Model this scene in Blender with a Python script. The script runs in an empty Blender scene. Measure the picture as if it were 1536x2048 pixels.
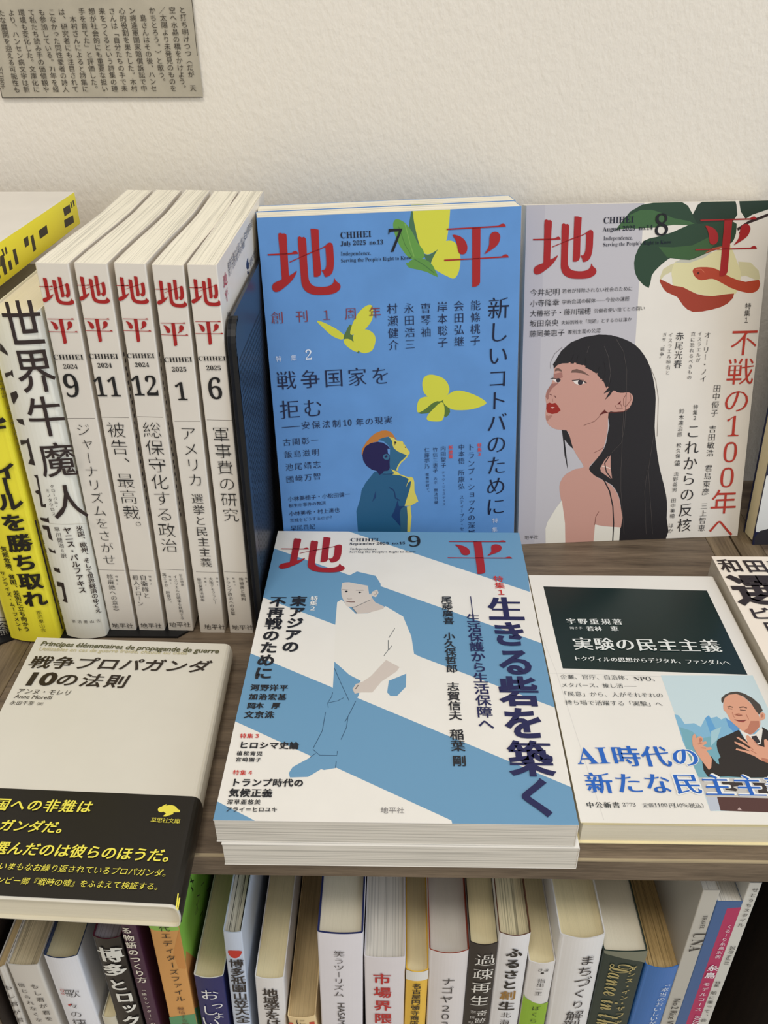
import bpy, math, random
import numpy as np
from mathutils.geometry import tessellate_polygon
from mathutils import Matrix, Vector
import bmesh

scene = bpy.context.scene
COL = scene.collection
MM = 0.001

# ---------------------------------------------------------------- camera
CF, CX, CY, CZ, CP, CW, CR = 1683.4543, 108.2075, -514.9659, 317.5541, 0.5707, 0.0205, -0.0054
_f = np.array([-math.sin(CW)*math.cos(CP), math.cos(CW)*math.cos(CP), -math.sin(CP)])
_r = np.array([math.cos(CW), math.sin(CW), 0.0])
_u = np.cross(_r, _f)
CA = math.cos(CR)*_r + math.sin(CR)*_u
CB = -math.sin(CR)*_r + math.cos(CR)*_u
CC = _f
CO = np.array([CX, CY, CZ])
cam = bpy.data.cameras.new('camera')
cam.sensor_fit = 'HORIZONTAL'; cam.sensor_width = 36.0
cam.lens = 36.0*CF/1536.0
cam.clip_start = 0.01; cam.clip_end = 50
camo = bpy.data.objects.new('camera', cam); COL.objects.link(camo)
camo.matrix_world = Matrix(((CA[0], CB[0], -CC[0], CX*MM), (CA[1], CB[1], -CC[1], CY*MM),
                            (CA[2], CB[2], -CC[2], CZ*MM), (0, 0, 0, 1)))
scene.camera = camo

# ---------------------------------------------------------------- light, world, exposure
scene.view_settings.view_transform = 'Standard'
scene.view_settings.look = 'None'
scene.view_settings.exposure = 0.0
scene.view_settings.gamma = 1.0
scene.view_settings.use_curve_mapping = False
world = bpy.data.worlds.new('room_light'); scene.world = world; world.use_nodes = True
world.node_tree.nodes['Background'].inputs[0].default_value = (1.0, 0.965, 0.91, 1)
world.node_tree.nodes['Background'].inputs[1].default_value = 0.55

def area(name, loc, target, sx, sy, power, col):
    l = bpy.data.lights.new(name, 'AREA'); l.shape = 'RECTANGLE'; l.size = sx; l.size_y = sy
    l.energy = power; l.color = col
    o = bpy.data.objects.new(name, l); COL.objects.link(o)
    o.location = loc
    d = Vector(target) - Vector(loc)
    o.rotation_euler = d.to_track_quat('-Z', 'Y').to_euler()
    return o
area('ceiling_light', (-0.15, -1.05, 1.95), (0.1, -0.2, 0.0), 0.45, 0.35, 12.5, (1.0, 0.95, 0.88))
area('ceiling_light_far', (0.9, -1.3, 2.2), (0.2, -0.1, 0.1), 1.2, 0.6, 9.0, (1.0, 0.95, 0.88))
area('window_daylight', (2.2, -1.1, 0.75), (0.05, -0.12, 0.1), 1.0, 1.3, 22.0, (0.68, 0.82, 1.0))

# ---------------------------------------------------------------- materials
def lin(c):
    out = []
    for x in c:
        x = x/255.0
        out.append(x/12.92 if x <= 0.04045 else ((x+0.055)/1.055)**2.4)
    return (out[0], out[1], out[2], 1.0)
_mats = {}
def base_mat(key):
    m = bpy.data.materials.new(key); m.use_nodes = True
    nt = m.node_tree
    return m, nt, nt.nodes['Principled BSDF']
def ink(c, rough=0.42, coat=0.0, spec=0.35):
    k = ('ink', tuple(c), rough, coat)
    if k not in _mats:
        m, nt, b = base_mat('print_%02x%02x%02x' % tuple(int(x) for x in c))
        b.inputs['Base Color'].default_value = lin(c)
        b.inputs['Roughness'].default_value = rough
        b.inputs['Specular IOR Level'].default_value = spec
        b.inputs['Coat Weight'].default_value = coat
        b.inputs['Coat Roughness'].default_value = 0.22
        _mats[k] = m
    return _mats[k]
def paper(c, rough=0.45, coat=0.0, mottle=0.03):
    k = ('paper', tuple(c), rough, coat, mottle)
    if k in _mats: return _mats[k]
    m, nt, b = base_mat('paper_%02x%02x%02x' % tuple(int(x) for x in c))
    tc = nt.nodes.new('ShaderNodeTexCoord')
    no = nt.nodes.new('ShaderNodeTexNoise'); no.inputs['Scale'].default_value = 45; no.inputs['Detail'].default_value = 5
    nt.links.new(tc.outputs['Object'], no.inputs['Vector'])
    cr = nt.nodes.new('ShaderNodeValToRGB')
    l = lin(c)
    cr.color_ramp.elements[0].position = 0.3; cr.color_ramp.elements[1].position = 0.7
    cr.color_ramp.elements[0].color = tuple(x*(1-mottle*2) for x in l[:3])+(1,)
    cr.color_ramp.elements[1].color = tuple(min(1, x*(1+mottle*2)) for x in l[:3])+(1,)
    nt.links.new(no.outputs['Fac'], cr.inputs['Fac'])
    nt.links.new(cr.outputs['Color'], b.inputs['Base Color'])
    b.inputs['Roughness'].default_value = rough
    b.inputs['Coat Weight'].default_value = coat
    b.inputs['Coat Roughness'].default_value = 0.2
    b.inputs['Specular IOR Level'].default_value = 0.35
    _mats[k] = m
    return m
def pages(c, dark=0.75, freq=1.0, contrast=0.5):
    """edge of a page block: sheets run along UV v, thickness along UV u (in mm)"""
    k = ('pages', tuple(c), dark, freq, contrast)
    if k in _mats: return _mats[k]
    m, nt, b = base_mat('page_edges_%02x%02x%02x' % tuple(int(x) for x in c))
    uv = nt.nodes.new('ShaderNodeUVMap'); uv.uv_map = 'UVMap'
    mp = nt.nodes.new('ShaderNodeMapping'); mp.inputs['Scale'].default_value = (freq, 0.004, 1)
    nt.links.new(uv.outputs['UV'], mp.inputs['Vector'])
    n1 = nt.nodes.new('ShaderNodeTexNoise'); n1.inputs['Scale'].default_value = 1.15; n1.inputs['Detail'].default_value = 3; n1.inputs['Roughness'].default_value = 0.75
    n2 = nt.nodes.new('ShaderNodeTexNoise'); n2.inputs['Scale'].default_value = 7.0; n2.inputs['Detail'].default_value = 2
    nt.links.new(mp.outputs['Vector'], n1.inputs['Vector']); nt.links.new(mp.outputs['Vector'], n2.inputs['Vector'])
    r1 = nt.nodes.new('ShaderNodeValToRGB'); l = lin(c)
    r1.color_ramp.elements[0].position = 0.40; r1.color_ramp.elements[1].position = 0.50
    dk = 1-(1-dark)*contrast*2
    r1.color_ramp.elements[0].color = tuple(x*dk for x in l[:3])+(1,)
    r1.color_ramp.elements[1].color = l
    r2 = nt.nodes.new('ShaderNodeValToRGB')
    r2.color_ramp.elements[0].position = 0.33; r2.color_ramp.elements[1].position = 0.5
    g = 1-0.3*contrast
    r2.color_ramp.elements[0].color = (g, g, g*0.98, 1); r2.color_ramp.elements[1].color = (1, 1, 1, 1)
    nt.links.new(n1.outputs['Fac'], r1.inputs['Fac']); nt.links.new(n2.outputs['Fac'], r2.inputs['Fac'])
    mx = nt.nodes.new('ShaderNodeMix'); mx.data_type = 'RGBA'; mx.blend_type = 'MULTIPLY'; mx.inputs[0].default_value = 1.0
    nt.links.new(r1.outputs['Color'], mx.inputs[6]); nt.links.new(r2.outputs['Color'], mx.inputs[7])
    nt.links.new(mx.outputs[2], b.inputs['Base Color'])
    b.inputs['Roughness'].default_value = 0.85; b.inputs['Specular IOR Level'].default_value = 0.15
    bp = nt.nodes.new('ShaderNodeBump'); bp.inputs['Strength'].default_value = 0.25; bp.inputs['Distance'].default_value = 0.0004
    nt.links.new(n2.outputs['Fac'], bp.inputs['Height']); nt.links.new(bp.outputs['Normal'], b.inputs['Normal'])
    _mats[k] = m
    return m
def wood(name, axis, c0=(74, 61, 48), c1=(128, 111, 91)):
    m, nt, b = base_mat(name)
    tc = nt.nodes.new('ShaderNodeTexCoord')
    mp = nt.nodes.new('ShaderNodeMapping')
    mp.inputs['Scale'].default_value = {'x': (26, 420, 420), 'y': (420, 26, 420), 'z': (420, 420, 26)}[axis]
    nt.links.new(tc.outputs['Object'], mp.inputs['Vector'])
    wn = nt.nodes.new('ShaderNodeTexNoise'); wn.inputs['Scale'].default_value = 6; wn.inputs['Detail'].default_value = 3
    nt.links.new(tc.outputs['Object'], wn.inputs['Vector'])
    ad = nt.nodes.new('ShaderNodeMix'); ad.data_type = 'RGBA'; ad.blend_type = 'ADD'; ad.inputs[0].default_value = 2.2
    nt.links.new(mp.outputs['Vector'], ad.inputs[6]); nt.links.new(wn.outputs['Color'], ad.inputs[7])
    no = nt.nodes.new('ShaderNodeTexNoise'); no.inputs['Scale'].default_value = 2.2; no.inputs['Detail'].default_value = 9; no.inputs['Roughness'].default_value = 0.68
    nt.links.new(ad.outputs[2], no.inputs['Vector'])
    n3 = nt.nodes.new('ShaderNodeTexNoise'); n3.inputs['Scale'].default_value = 0.35; n3.inputs['Detail'].default_value = 3
    nt.links.new(ad.outputs[2], n3.inputs['Vector'])
    ma = nt.nodes.new('ShaderNodeMath'); ma.operation = 'ADD'
    nt.links.new(no.outputs['Fac'], ma.inputs[0]); nt.links.new(n3.outputs['Fac'], ma.inputs[1])
    mb = nt.nodes.new('ShaderNodeMath'); mb.operation = 'MULTIPLY'; mb.inputs[1].default_value = 0.5
    nt.links.new(ma.outputs[0], mb.inputs[0])
    cr = nt.nodes.new('ShaderNodeValToRGB')
    cr.color_ramp.elements[0].position = 0.36; cr.color_ramp.elements[1].position = 0.64
    cr.color_ramp.elements[0].color = lin(c0); cr.color_ramp.elements[1].color = lin(c1)
    nt.links.new(mb.outputs[0], cr.inputs['Fac']); nt.links.new(cr.outputs['Color'], b.inputs['Base Color'])
    b.inputs['Roughness'].default_value = 0.5
    bp = nt.nodes.new('ShaderNodeBump'); bp.inputs['Strength'].default_value = 0.25; bp.inputs['Distance'].default_value = 0.0003
    nt.links.new(no.outputs['Fac'], bp.inputs['Height']); nt.links.new(bp.outputs['Normal'], b.inputs['Normal'])
    return m
def plaster():
    m, nt, b = base_mat('wall_plaster')
    tc = nt.nodes.new('ShaderNodeTexCoord')
    mp = nt.nodes.new('ShaderNodeMapping'); mp.inputs['Scale'].default_value = (1, 1, 0.7); mp.inputs['Rotation'].default_value = (0, 0.5, 0)
    nt.links.new(tc.outputs['Object'], mp.inputs['Vector'])
    n = nt.nodes.new('ShaderNodeTexNoise'); n.inputs['Scale'].default_value = 330; n.inputs['Detail'].default_value = 3; n.inputs['Roughness'].default_value = 0.5
    n2 = nt.nodes.new('ShaderNodeTexNoise'); n2.inputs['Scale'].default_value = 7; n2.inputs['Detail'].default_value = 2
    nt.links.new(mp.outputs['Vector'], n.inputs['Vector']); nt.links.new(tc.outputs['Object'], n2.inputs['Vector'])
    cr = nt.nodes.new('ShaderNodeValToRGB')
    cr.color_ramp.elements[0].color = lin((229, 221, 207)); cr.color_ramp.elements[1].color = lin((236, 228, 215))
    nt.links.new(n2.outputs['Fac'], cr.inputs['Fac']); nt.links.new(cr.outputs['Color'], b.inputs['Base Color'])
    b.inputs['Roughness'].default_value = 0.8; b.inputs['Specular IOR Level'].default_value = 0.25
    bp = nt.nodes.new('ShaderNodeBump'); bp.inputs['Strength'].default_value = 0.75; bp.inputs['Distance'].default_value = 0.0007
    nt.links.new(n.outputs['Fac'], bp.inputs['Height']); nt.links.new(bp.outputs['Normal'], b.inputs['Normal'])
    return m
def metal(name, c, rough):
    m, nt, b = base_mat(name)
    b.inputs['Base Color'].default_value = lin(c); b.inputs['Roughness'].default_value = rough
    b.inputs['Metallic'].default_value = 0.25; b.inputs['Specular IOR Level'].default_value = 0.6
    n = nt.nodes.new('ShaderNodeTexNoise'); n.inputs['Scale'].default_value = 900
    bp = nt.nodes.new('ShaderNodeBump'); bp.inputs['Strength'].default_value = 0.05; bp.inputs['Distance'].default_value = 0.0002
    nt.links.new(n.outputs['Fac'], bp.inputs['Height']); nt.links.new(bp.outputs['Normal'], b.inputs['Normal'])
    return m

# ---------------------------------------------------------------- surfaces (all lengths in mm)
V3 = lambda *a: np.array(a, float)
def unit(v): return v/np.linalg.norm(v)
class Surf:
    """a printed face: origin O, right U, up V, outward normal N; sag = bulge of a rounded spine of width w"""
    def __init__(s, O, U, V, N=None, sag=0.0, w=1.0):
        s.O, s.U, s.V = np.array(O, float), unit(np.array(U, float)), unit(np.array(V, float))
        s.N = np.cross(s.U, s.V) if N is None else unit(np.array(N, float))
        s.sag, s.w = sag, w
        s.clip = None
    def bulge(s, u):
        if not s.sag: return 0.0
        x = max(-1.0, min(1.0, 2*u/s.w-1)); return s.sag*(1-x*x)
    def uv(s, p):
        d = CA*(p[0]-768)/CF - CB*(p[1]-1024)/CF + CC
        h = 0.0
        for _ in range(4 if s.sag else 1):
            O = s.O + s.N*h
            t = ((O-CO)@s.N)/(d@s.N); q = CO+d*t-O
            a, b, g = q@s.U, q@s.V, s.U@s.V; u, v = (a-g*b)/(1-g*g), (b-g*a)/(1-g*g)
            h = s.bulge(u)
        return (u, v)
    def pt(s, u, v, h): return s.O + s.U*u + s.V*v + s.N*(h+s.bulge(u))

class MB:
    def __init__(s):
        s.v, s.f, s.m, s.uv, s.mats = [], [], [], [], []
        s.flat = {}
    def mi(s, mat):
        if mat not in s.mats: s.mats.append(mat)
        return s.mats.index(mat)
    def poly(s, pts, mat, uvs=None):
        i0 = len(s.v); s.v.extend(pts); s.f.append(tuple(range(i0, i0+len(pts)))); s.m.append(s.mi(mat)); s.uv.append(uvs)
    def fan(s, verts, faces, mat):
        i0 = len(s.v); s.v.extend(verts); k = s.mi(mat)
        for f in faces: s.f.append(tuple(i0+i for i in f)); s.m.append(k); s.uv.append(None)
    def put(s, S, verts2, faces, h, mat):
        """flat print on surface S: verts2 (u,v) list"""
        if S.sag:
            s.flat.setdefault(id(S), (S, []))[1].append((verts2, faces, h, s.mi(mat)))
        else:
            k = s.mi(mat); i0 = len(s.v)
            s.v.extend(S.O+S.U*a+S.V*b+S.N*h for a, b in verts2)
            for f in faces: s.f.append(tuple(i0+i for i in f)); s.m.append(k); s.uv.append(None)
    def box(s, lo, hi, mat, bev=0):
        x0, y0, z0 = lo; x1, y1, z1 = hi
        P = [V3(x, y, z) for z in (z0, z1) for y in (y0, y1) for x in (x0, x1)]
        s.fan(P, [(0, 2, 3, 1), (4, 5, 7, 6), (0, 1, 5, 4), (2, 6, 7, 3), (0, 4, 6, 2), (1, 3, 7, 5)], mat)
    def build(s, name, parent=None, base=None):
        for S, items in s.flat.values():
            bm = bmesh.new()
            for vs, fs, h, k in items:
                bv = [bm.verts.new((a, b, h)) for a, b in vs]
                for f in fs:
                    try: bm.faces.new([bv[i] for i in f]).material_index = k
                    except ValueError: pass
            n = 10
            for i in range(1, n):
                u = S.w*i/n
                bmesh.ops.bisect_plane(bm, geom=bm.verts[:]+bm.edges[:]+bm.faces[:], dist=1e-5, plane_co=(u, 0, 0), plane_no=(1, 0, 0))
            bm.verts.index_update()
            i0 = len(s.v)
            s.v.extend(S.pt(v.co.x, v.co.y, v.co.z) for v in bm.verts)
            for f in bm.faces:
                s.f.append(tuple(i0+v.index for v in f.verts)); s.m.append(f.material_index); s.uv.append(None)
            bm.free()
        base = np.zeros(3) if base is None else np.array(base, float)
        A = (np.array(s.v)-base)*MM
        me = bpy.data.meshes.new(name); me.from_pydata(A.tolist(), [], s.f)
        for m in s.mats: me.materials.append(m)
        me.polygons.foreach_set('material_index', s.m)
        if any(u is not None for u in s.uv):
            ul = me.uv_layers.new(name='UVMap'); buf = []
            for f, u in zip(s.f, s.uv):
                for i in range(len(f)): buf.extend(u[i] if u is not None else (0, 0))
            ul.data.foreach_set('uv', buf)
        me.update()
        o = bpy.data.objects.new(name, me); COL.objects.link(o)
        if parent is not None: o.parent = parent
        else: o.location = base*MM
        return o

def tag(o, label=None, cat=None, group=None, kind=None):
    if label: o['label'] = label
    if cat: o['category'] = cat
    if group: o['group'] = group
    if kind: o['kind'] = kind
    return o
def empty(name, base):
    o = bpy.data.objects.new(name, None); COL.objects.link(o); o.location = np.array(base, float)*MM
    o.empty_display_size = 0.02
    return o

# ---------------------------------------------------------------- lettering
_tc = bpy.data.curves.new('glyph_source', 'FONT'); _tc.resolution_u = 3
_to = bpy.data.objects.new('glyph_source', _tc); COL.objects.link(_to)
_raw = {}
def raw(s):
    if s not in _raw:
        _tc.body = s
        dg = bpy.context.evaluated_depsgraph_get(); dg.update()
        e = _to.evaluated_get(dg); m = e.to_mesh()
        _raw[s] = (np.array([(v.co.x, v.co.y) for v in m.vertices]).reshape(-1, 2), [tuple(p.vertices) for p in m.polygons])
        e.to_mesh_clear()
    return _raw[s]
STY = {'g': (0, 0), 'h': (.008, .006), 'l': (-.012, -.012), 'b': (.022, .016), 'B': (.042, .03), 'm': (.002, -.017), 'ml': (-.012, -.02),
       'M': (.03, -.012), 's': (-.016, -.002), 'sb': (-.004, 0), 'sd': (-.01, 0), 'st': (-.034, -.006), 'W': (.075, .075), 'x': (.06, .045)}
_gl = {}
def glyph(s, sty):
    k = (s, sty)
    if k in _gl: return _gl[k]
    dx, dy = STY[sty]
    t = s
    if sty in ('m', 'ml', 'M', 's', 'sb', 'sd', 'st'):
        t = ''.join(chr(0x1D400+ord(c)-65) if 'A' <= c <= 'Z' else chr(0x1D41A+ord(c)-97) if 'a' <= c <= 'z' else
                    chr(0x1D7CE+ord(c)-48) if '0' <= c <= '9' else c for c in s)
        if t != s and sty in ('m', 'ml'): dx, dy = -.02, -.003
    P, F = raw(t)
    P = P.copy()
    if (dx or dy) and len(F):
        cnt = {}
        for f in F:
            a = 0.0
            for i in range(len(f)):
                p, q = P[f[i]], P[f[(i+1) % len(f)]]; a += p[0]*q[1]-q[0]*p[1]
            g = f if a > 0 else f[::-1]
            for i in range(len(g)):
                e = (g[i], g[(i+1) % len(g)]); kk = (min(e), max(e))
                cnt.setdefault(kk, []).append(e)
        acc = {}
        for kk, es in cnt.items():
            if len(es) == 1:
                a, b = es[0]; d = P[b]-P[a]; L = np.hypot(*d)
                if L < 1e-6: continue
                n = np.array([d[1], -d[0]])/L
                acc.setdefault(a, []).append(n); acc.setdefault(b, []).append(n)
        lim = 1.8*max(abs(dx), abs(dy))
        Q = P.copy()
        for i, ns in acc.items():
            D = [dx*n[0]**2+dy*n[1]**2 if True else 0 for n in ns]
            if len(ns) >= 2:
                A = np.array(ns[:2]); det = A[0, 0]*A[1, 1]-A[0, 1]*A[1, 0]
                if abs(det) > 0.25: w = np.linalg.solve(A, np.array(D[:2]))
                else: w = (A[0]+A[1])/2*(D[0]+D[1])/2
            else: w = ns[0]*D[0]
            L = np.hypot(*w)
            if L > lim: w = w*lim/L
            Q[i] = P[i]+w
        P0, P = P, Q
        def ar(X, f): return sum(X[f[i]][0]*X[f[(i+1) % len(f)]][1]-X[f[(i+1) % len(f)]][0]*X[f[i]][1] for i in range(len(f)))
        F = [f for f in F if ar(P0, f)*ar(P, f) > 0]
    _gl[k] = (P, F)
    return _gl[k]
SMALL = set('ぁぃぅぇぉっゃゅょァィゥェォッャュョヮ')
ROT = set('ー—－～（）「」『』〈〉＝…=〝〟')
LAY = 0.012
def T(mb, S, s, p0, p1, mode, c, sty='g', k=1.0, wx=1.0, hx=1.0, em=None, lay=30, sh=0.0, mat=None):
    """lettering on S. 'v'/'h': centres of first and last cell at photo points p0,p1; 'l': baseline ends; 'r': baseline run turned 90 degrees"""
    mat = mat or ink(c)
    a = np.array(S.uv(p0)); b = np.array(S.uv(p1)); h = LAY*lay
    if mode in ('l', 'r'):
        P, F = glyph(s, sty)
        if not len(F): return
        x0, x1 = P[:, 0].min(), P[:, 0].max()
        d = b-a; L = np.hypot(*d); d = d/L; n = np.array([-d[1], d[0]])
        sc = L/(x1-x0)
        X = (P[:, 0]-x0)*sc + P[:, 1]*sc*sh*hx; Y = P[:, 1]*sc*hx
        Q = a + np.outer(X, d) + np.outer(Y, n)
        mb.put(S, [tuple(q) for q in Q], F, h, mat); return
    cells = list(s) if isinstance(s, str) else s
    n = len(cells)
    if n > 1:
        pitch = np.hypot(*(b-a))/(n-1)
    e = em if em else pitch*k
    for i, ch in enumerate(cells):
        if ch in ' 　': continue
        ctr = a + (b-a)*(i/(n-1) if n > 1 else 0)
        P, F = glyph(ch, sty)
        if not len(F): continue
        if ord(ch[0]) < 256 or len(ch) > 1:
            X = P[:, 0]-(P[:, 0].min()+P[:, 0].max())/2; Y = P[:, 1]-0.36
            if len(ch) > 1: X = X*min(1, 0.95/(P[:, 0].max()-P[:, 0].min()))
            else: X, Y = X*1.2, Y*1.2
        else:
            X = P[:, 0]-0.5; Y = P[:, 1]-0.38
        if mode == 'v':
            if ch in ROT:
                X, Y = Y.copy(), -X
            elif ch in '、。': X, Y = X+0.58, Y+0.55
            elif ch in SMALL: X, Y = X+0.08, Y+0.1
        X = X*e*wx; Y = Y*e*hx; X = X+Y*sh
        mb.put(S, [(ctr[0]+x, ctr[1]+y) for x, y in zip(X, Y)], F, h, mat)

def smooth(pts, n=4):
    out = []; N = len(pts)
    for i in range(N):
        p0, p1, p2, p3 = (np.array(pts[(i+j-1) % N], float) for j in range(4))
        for t in np.arange(n)/n:
            out.append(tuple(0.5*((2*p1)+(p2-p0)*t+(2*p0-5*p1+4*p2-p3)*t*t+(3*p1-p0-3*p2+p3)*t**3)))
    return out
def clip(pts, box):
    (u0, v0, u1, v1) = box
    def cut(P, ax, val, sg):
        R = []
        for i in range(len(P)):
            a, b = P[i-1], P[i]
            ia, ib = sg*(a[ax]-val) <= 0, sg*(b[ax]-val) <= 0
            if ia != ib:
                t = (val-a[ax])/(b[ax]-a[ax]); R.append((a[0]+(b[0]-a[0])*t, a[1]+(b[1]-a[1])*t))
            if ib: R.append(b)
        return R
    for ax, val, sg in ((0, u0, -1), (0, u1, 1), (1, v0, -1), (1, v1, 1)):
        if not pts: return pts
        pts = cut(pts, ax, val, sg)
    return pts
class Art:
    """shapes traced as photo points; o, s: origin and scale of the enlarged crop they were read from"""
    def __init__(s, mb, S, o=(0, 0), sc=1.0, lay=1):
        s.mb, s.S, s.o, s.sc, s.lay = mb, S, o, sc, lay
    def at(s, o, sc): s.o, s.sc = o, sc; return s
    def px(s, p): return (p[0]/s.sc+s.o[0], p[1]/s.sc+s.o[1])
    def fill_uv(s, uv, c, mat=None, lay=None):
        if s.S.clip: uv = clip(uv, s.S.clip)
        if len(uv) < 3: return
        tr = tessellate_polygon([[Vector((a, b, 0)) for a, b in uv]])
        if lay is None: lay = s.lay; s.lay += 0.25
        s.mb.put(s.S, uv, [tuple(t) for t in tr], LAY*lay, mat or ink(c))
    def fill(s, pts, c, sm=0, mat=None, lay=None):
        if sm: pts = smooth(pts, sm)
        s.fill_uv([s.S.uv(s.px(p)) for p in pts], c, mat, lay)
    def line(s, pts, w, c, lay=None):
        """w in mm"""
        q = [np.array(s.S.uv(s.px(p))) for p in pts]
        vs, fs = [], []
        for i, p in enumerate(q):
            d = q[min(i+1, len(q)-1)]-q[max(i-1, 0)]; d = d/max(1e-9, np.hypot(*d)); n = np.array([-d[1], d[0]])*w/2
            vs += [tuple(p+n), tuple(p-n)]
        for i in range(len(q)-1): fs.append((2*i, 2*i+1, 2*i+3, 2*i+2))
        if lay is None: lay = s.lay; s.lay += 0.25
        s.mb.put(s.S, vs, fs, LAY*lay, ink(c))
    def dot(s, p, r, c, ry=None):
        u, v = s.S.uv(s.px(p)); ry = ry or r
        s.fill_uv([(u+r*math.cos(t*math.tau/14), v+ry*math.sin(t*math.tau/14)) for t in range(14)], c)
    def text(s, t, p0, p1, mode, c, *a, **k): T(s.mb, s.S, t, s.px(p0), s.px(p1), mode, c, *a, **k)

# ---------------------------------------------------------------- book builder
def profile(t, d, r, sag, nd=8, inset=0.0, warp=0.0, sd=None, da=0.0):
    """cross-section line: fore edge (a=0) -> round the spine -> fore edge (a=t); returns (a,b) list"""
    P = []
    i = inset
    for j in range(nd): P.append((i, d - (d-r)*j/nd))
    if r > 0.05:
        ri = max(0.02, r-i)
        for j in range(5): 
            th = math.pi/2*j/4; P.append((i+ri-ri*math.cos(th), r-ri*math.sin(th)))
    else: P.append((i, i))
    n = 10 if sag else 2
    for j in range(1, n):
        a = r+(t-2*r)*j/n; x = 2*(a-r)/(t-2*r)-1
        P.append((a, i-sag*(1-x*x)))
    if r > 0.05:
        for j in range(5):
            th = math.pi/2*(1-j/4); P.append((t-i-ri+ri*math.cos(th), r-ri*math.sin(th)))
    else: P.append((t-i, i))
    for j in range(nd-1, -1, -1): P.append((t-i, d-(d-r)*j/nd))
    return [(a+warp*math.sin(math.pi*min(1, max(0, b)/d))**2*min(1, max(0, b)/d), b) for a, b in P]
class Book:
    def __init__(s, name, label, cat, group, O, A, B, C, t, d, H, cover, page, r=0.4, sag=0.0, ct=0.35,
                 gap=0.3, fore=1.0, warp=0.0, base=None, endp=0.0, inner=None):
        s.O, s.A, s.B, s.C = np.array(O, float), unit(np.array(A, float)), unit(np.array(B, float)), unit(np.array(C, float))
        s.t, s.d, s.H, s.sag = t, d, H, sag
        s.base = np.array(O, float) if base is None else np.array(base, float)
        s.root = tag(empty(name, s.base), label, cat, group)
        W = lambda a, b, c: s.O+s.A*a+s.B*b+s.C*c
        s.W = W
        # page block
        pb = MB(); ip = profile(t, d-fore, max(r, .05), sag, inset=ct+0.02, warp=warp)
        if endp: ip = [(max(a, ct+endp), b) for a, b in ip]
        n = len(ip); seed = random.random()*500
        z0, z1 = gap, H-gap
        pb.poly([W(a, b, z1) for a, b in ip][::-1], page, [(a+seed, b) for a, b in ip][::-1])
        pb.poly([W(a, b, z0) for a, b in ip], page, [(a+seed, b) for a, b in ip])
        for i in range(n):
            a0, b0 = ip[i]; a1, b1 = ip[(i+1) % n]
            pb.poly([W(a0, b0, z0), W(a1, b1, z0), W(a1, b1, z1), W(a0, b0, z1)], page,
                    [(a0+seed, z0), (a1+seed, z0), (a1+seed, z1), (a0+seed, z1)])
        s.page = pb.build('page_block', s.root, s.base)
        if endp:
            eb = MB(); e0, e1 = ct+.05, ct+endp-.05
            q = [W(a, b, c) for c in (gap-.3, H-gap+.3) for b in (1.5, d-fore) for a in (e0, e1)]
            eb.fan(q, [(0,2,3,1),(4,5,7,6),(0,1,5,4),(2,6,7,3),(0,4,6,2),(1,3,7,5)], inner or cover)
            eb.build('endpaper', s.root, s.base)
        # cover
        s.mb = MB(); op = profile(t, d, r, sag, warp=warp); inn = profile(t, d, max(r, .05), sag, inset=ct, warp=warp)
        n = len(op); m = cover; mi = inner or cover
        for i in range(n-1):
            (a0, b0), (a1, b1) = op[i], op[i+1]; (c0, d0), (c1, d1) = inn[i], inn[i+1]
            s.mb.poly([W(a0, b0, 0), W(a1, b1, 0), W(a1, b1, H), W(a0, b0, H)], m)
            s.mb.poly([W(c0, d0, 0), W(c0, d0, H), W(c1, d1, H), W(c1, d1, 0)], mi)
            s.mb.poly([W(a0, b0, H), W(a1, b1, H), W(c1, d1, H), W(c0, d0, H)], mi)
            s.mb.poly([W(a0, b0, 0), W(c0, d0, 0), W(c1, d1, 0), W(a1, b1, 0)], mi)
        for (p, q) in ((op[0], inn[0]), (op[-1], inn[-1])):
            s.mb.poly([W(p[0], p[1], 0), W(q[0], q[1], 0), W(q[0], q[1], H), W(p[0], p[1], H)], mi)
        # print surfaces
        s.spine = Surf(s.O, s.A, s.C, -s.B, sag=sag, w=t)
        s.spine.clip = (0.0, 0.0, t, H)
    def done(s):
        s.cover = s.mb.build('cover', s.root, s.base)
        return s

# ---------------------------------------------------------------- palette
random.seed(4)
WHITE = (232, 227, 218); CREAM = (222, 214, 198); INK = (28, 26, 28); NAVY = (22, 30, 62); RED = (160, 30, 32)
P_MAG = pages((240, 234, 216), 0.74, 1.0, 0.55)
P_CREAM = pages((226, 212, 170), 0.9, 1.0, 0.3)
P_GREY = pages((222, 216, 204), 0.72, 1.0, 0.55)
P_TAN = pages((196, 172, 128), 0.8, 1.0, 0.5)
P_PLAIN = pages((224, 215, 192), 0.93, 1.0, 0.2)
P_PURPLE = pages((168, 158, 160), 0.7, 1.0, 0.6)
W_X = wood('shelf_laminate_lengthwise', 'x'); W_Y = wood('shelf_laminate_crosswise', 'y', (84, 69, 50), (134, 116, 90)); W_Z = wood('shelf_laminate_upright', 'z', (70, 54, 40), (112, 92, 70))
W_D = wood('painted_shade_wood', 'z', (22, 15, 11), (44, 32, 24)); W_EDGE = paper((168, 152, 122), 0.6)  # dark wood: shade inside the shelf put into the colour

# ---------------------------------------------------------------- setting
WALL = 26.0
def solid_box(name, lo, hi, mat, parent=None, base=None, bev=0.0):
    mb = MB(); mb.box(lo, hi, mat); o = mb.build(name, parent, base)
    if bev:
        bv = o.modifiers.new('bevel', 'BEVEL'); bv.width = bev*MM; bv.segments = 2; bv.limit_method = 'ANGLE'
    return o
tag(solid_box('wall_back', (-900, WALL, -700), (1100, WALL+40, 1300), plaster()), kind='structure')
tag(solid_box('floor', (-900, -1500, -740), (1100, WALL+40, -700), wood('floor_wood', 'x', (176, 160, 136), (204, 190, 166))), kind='structure')

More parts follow.
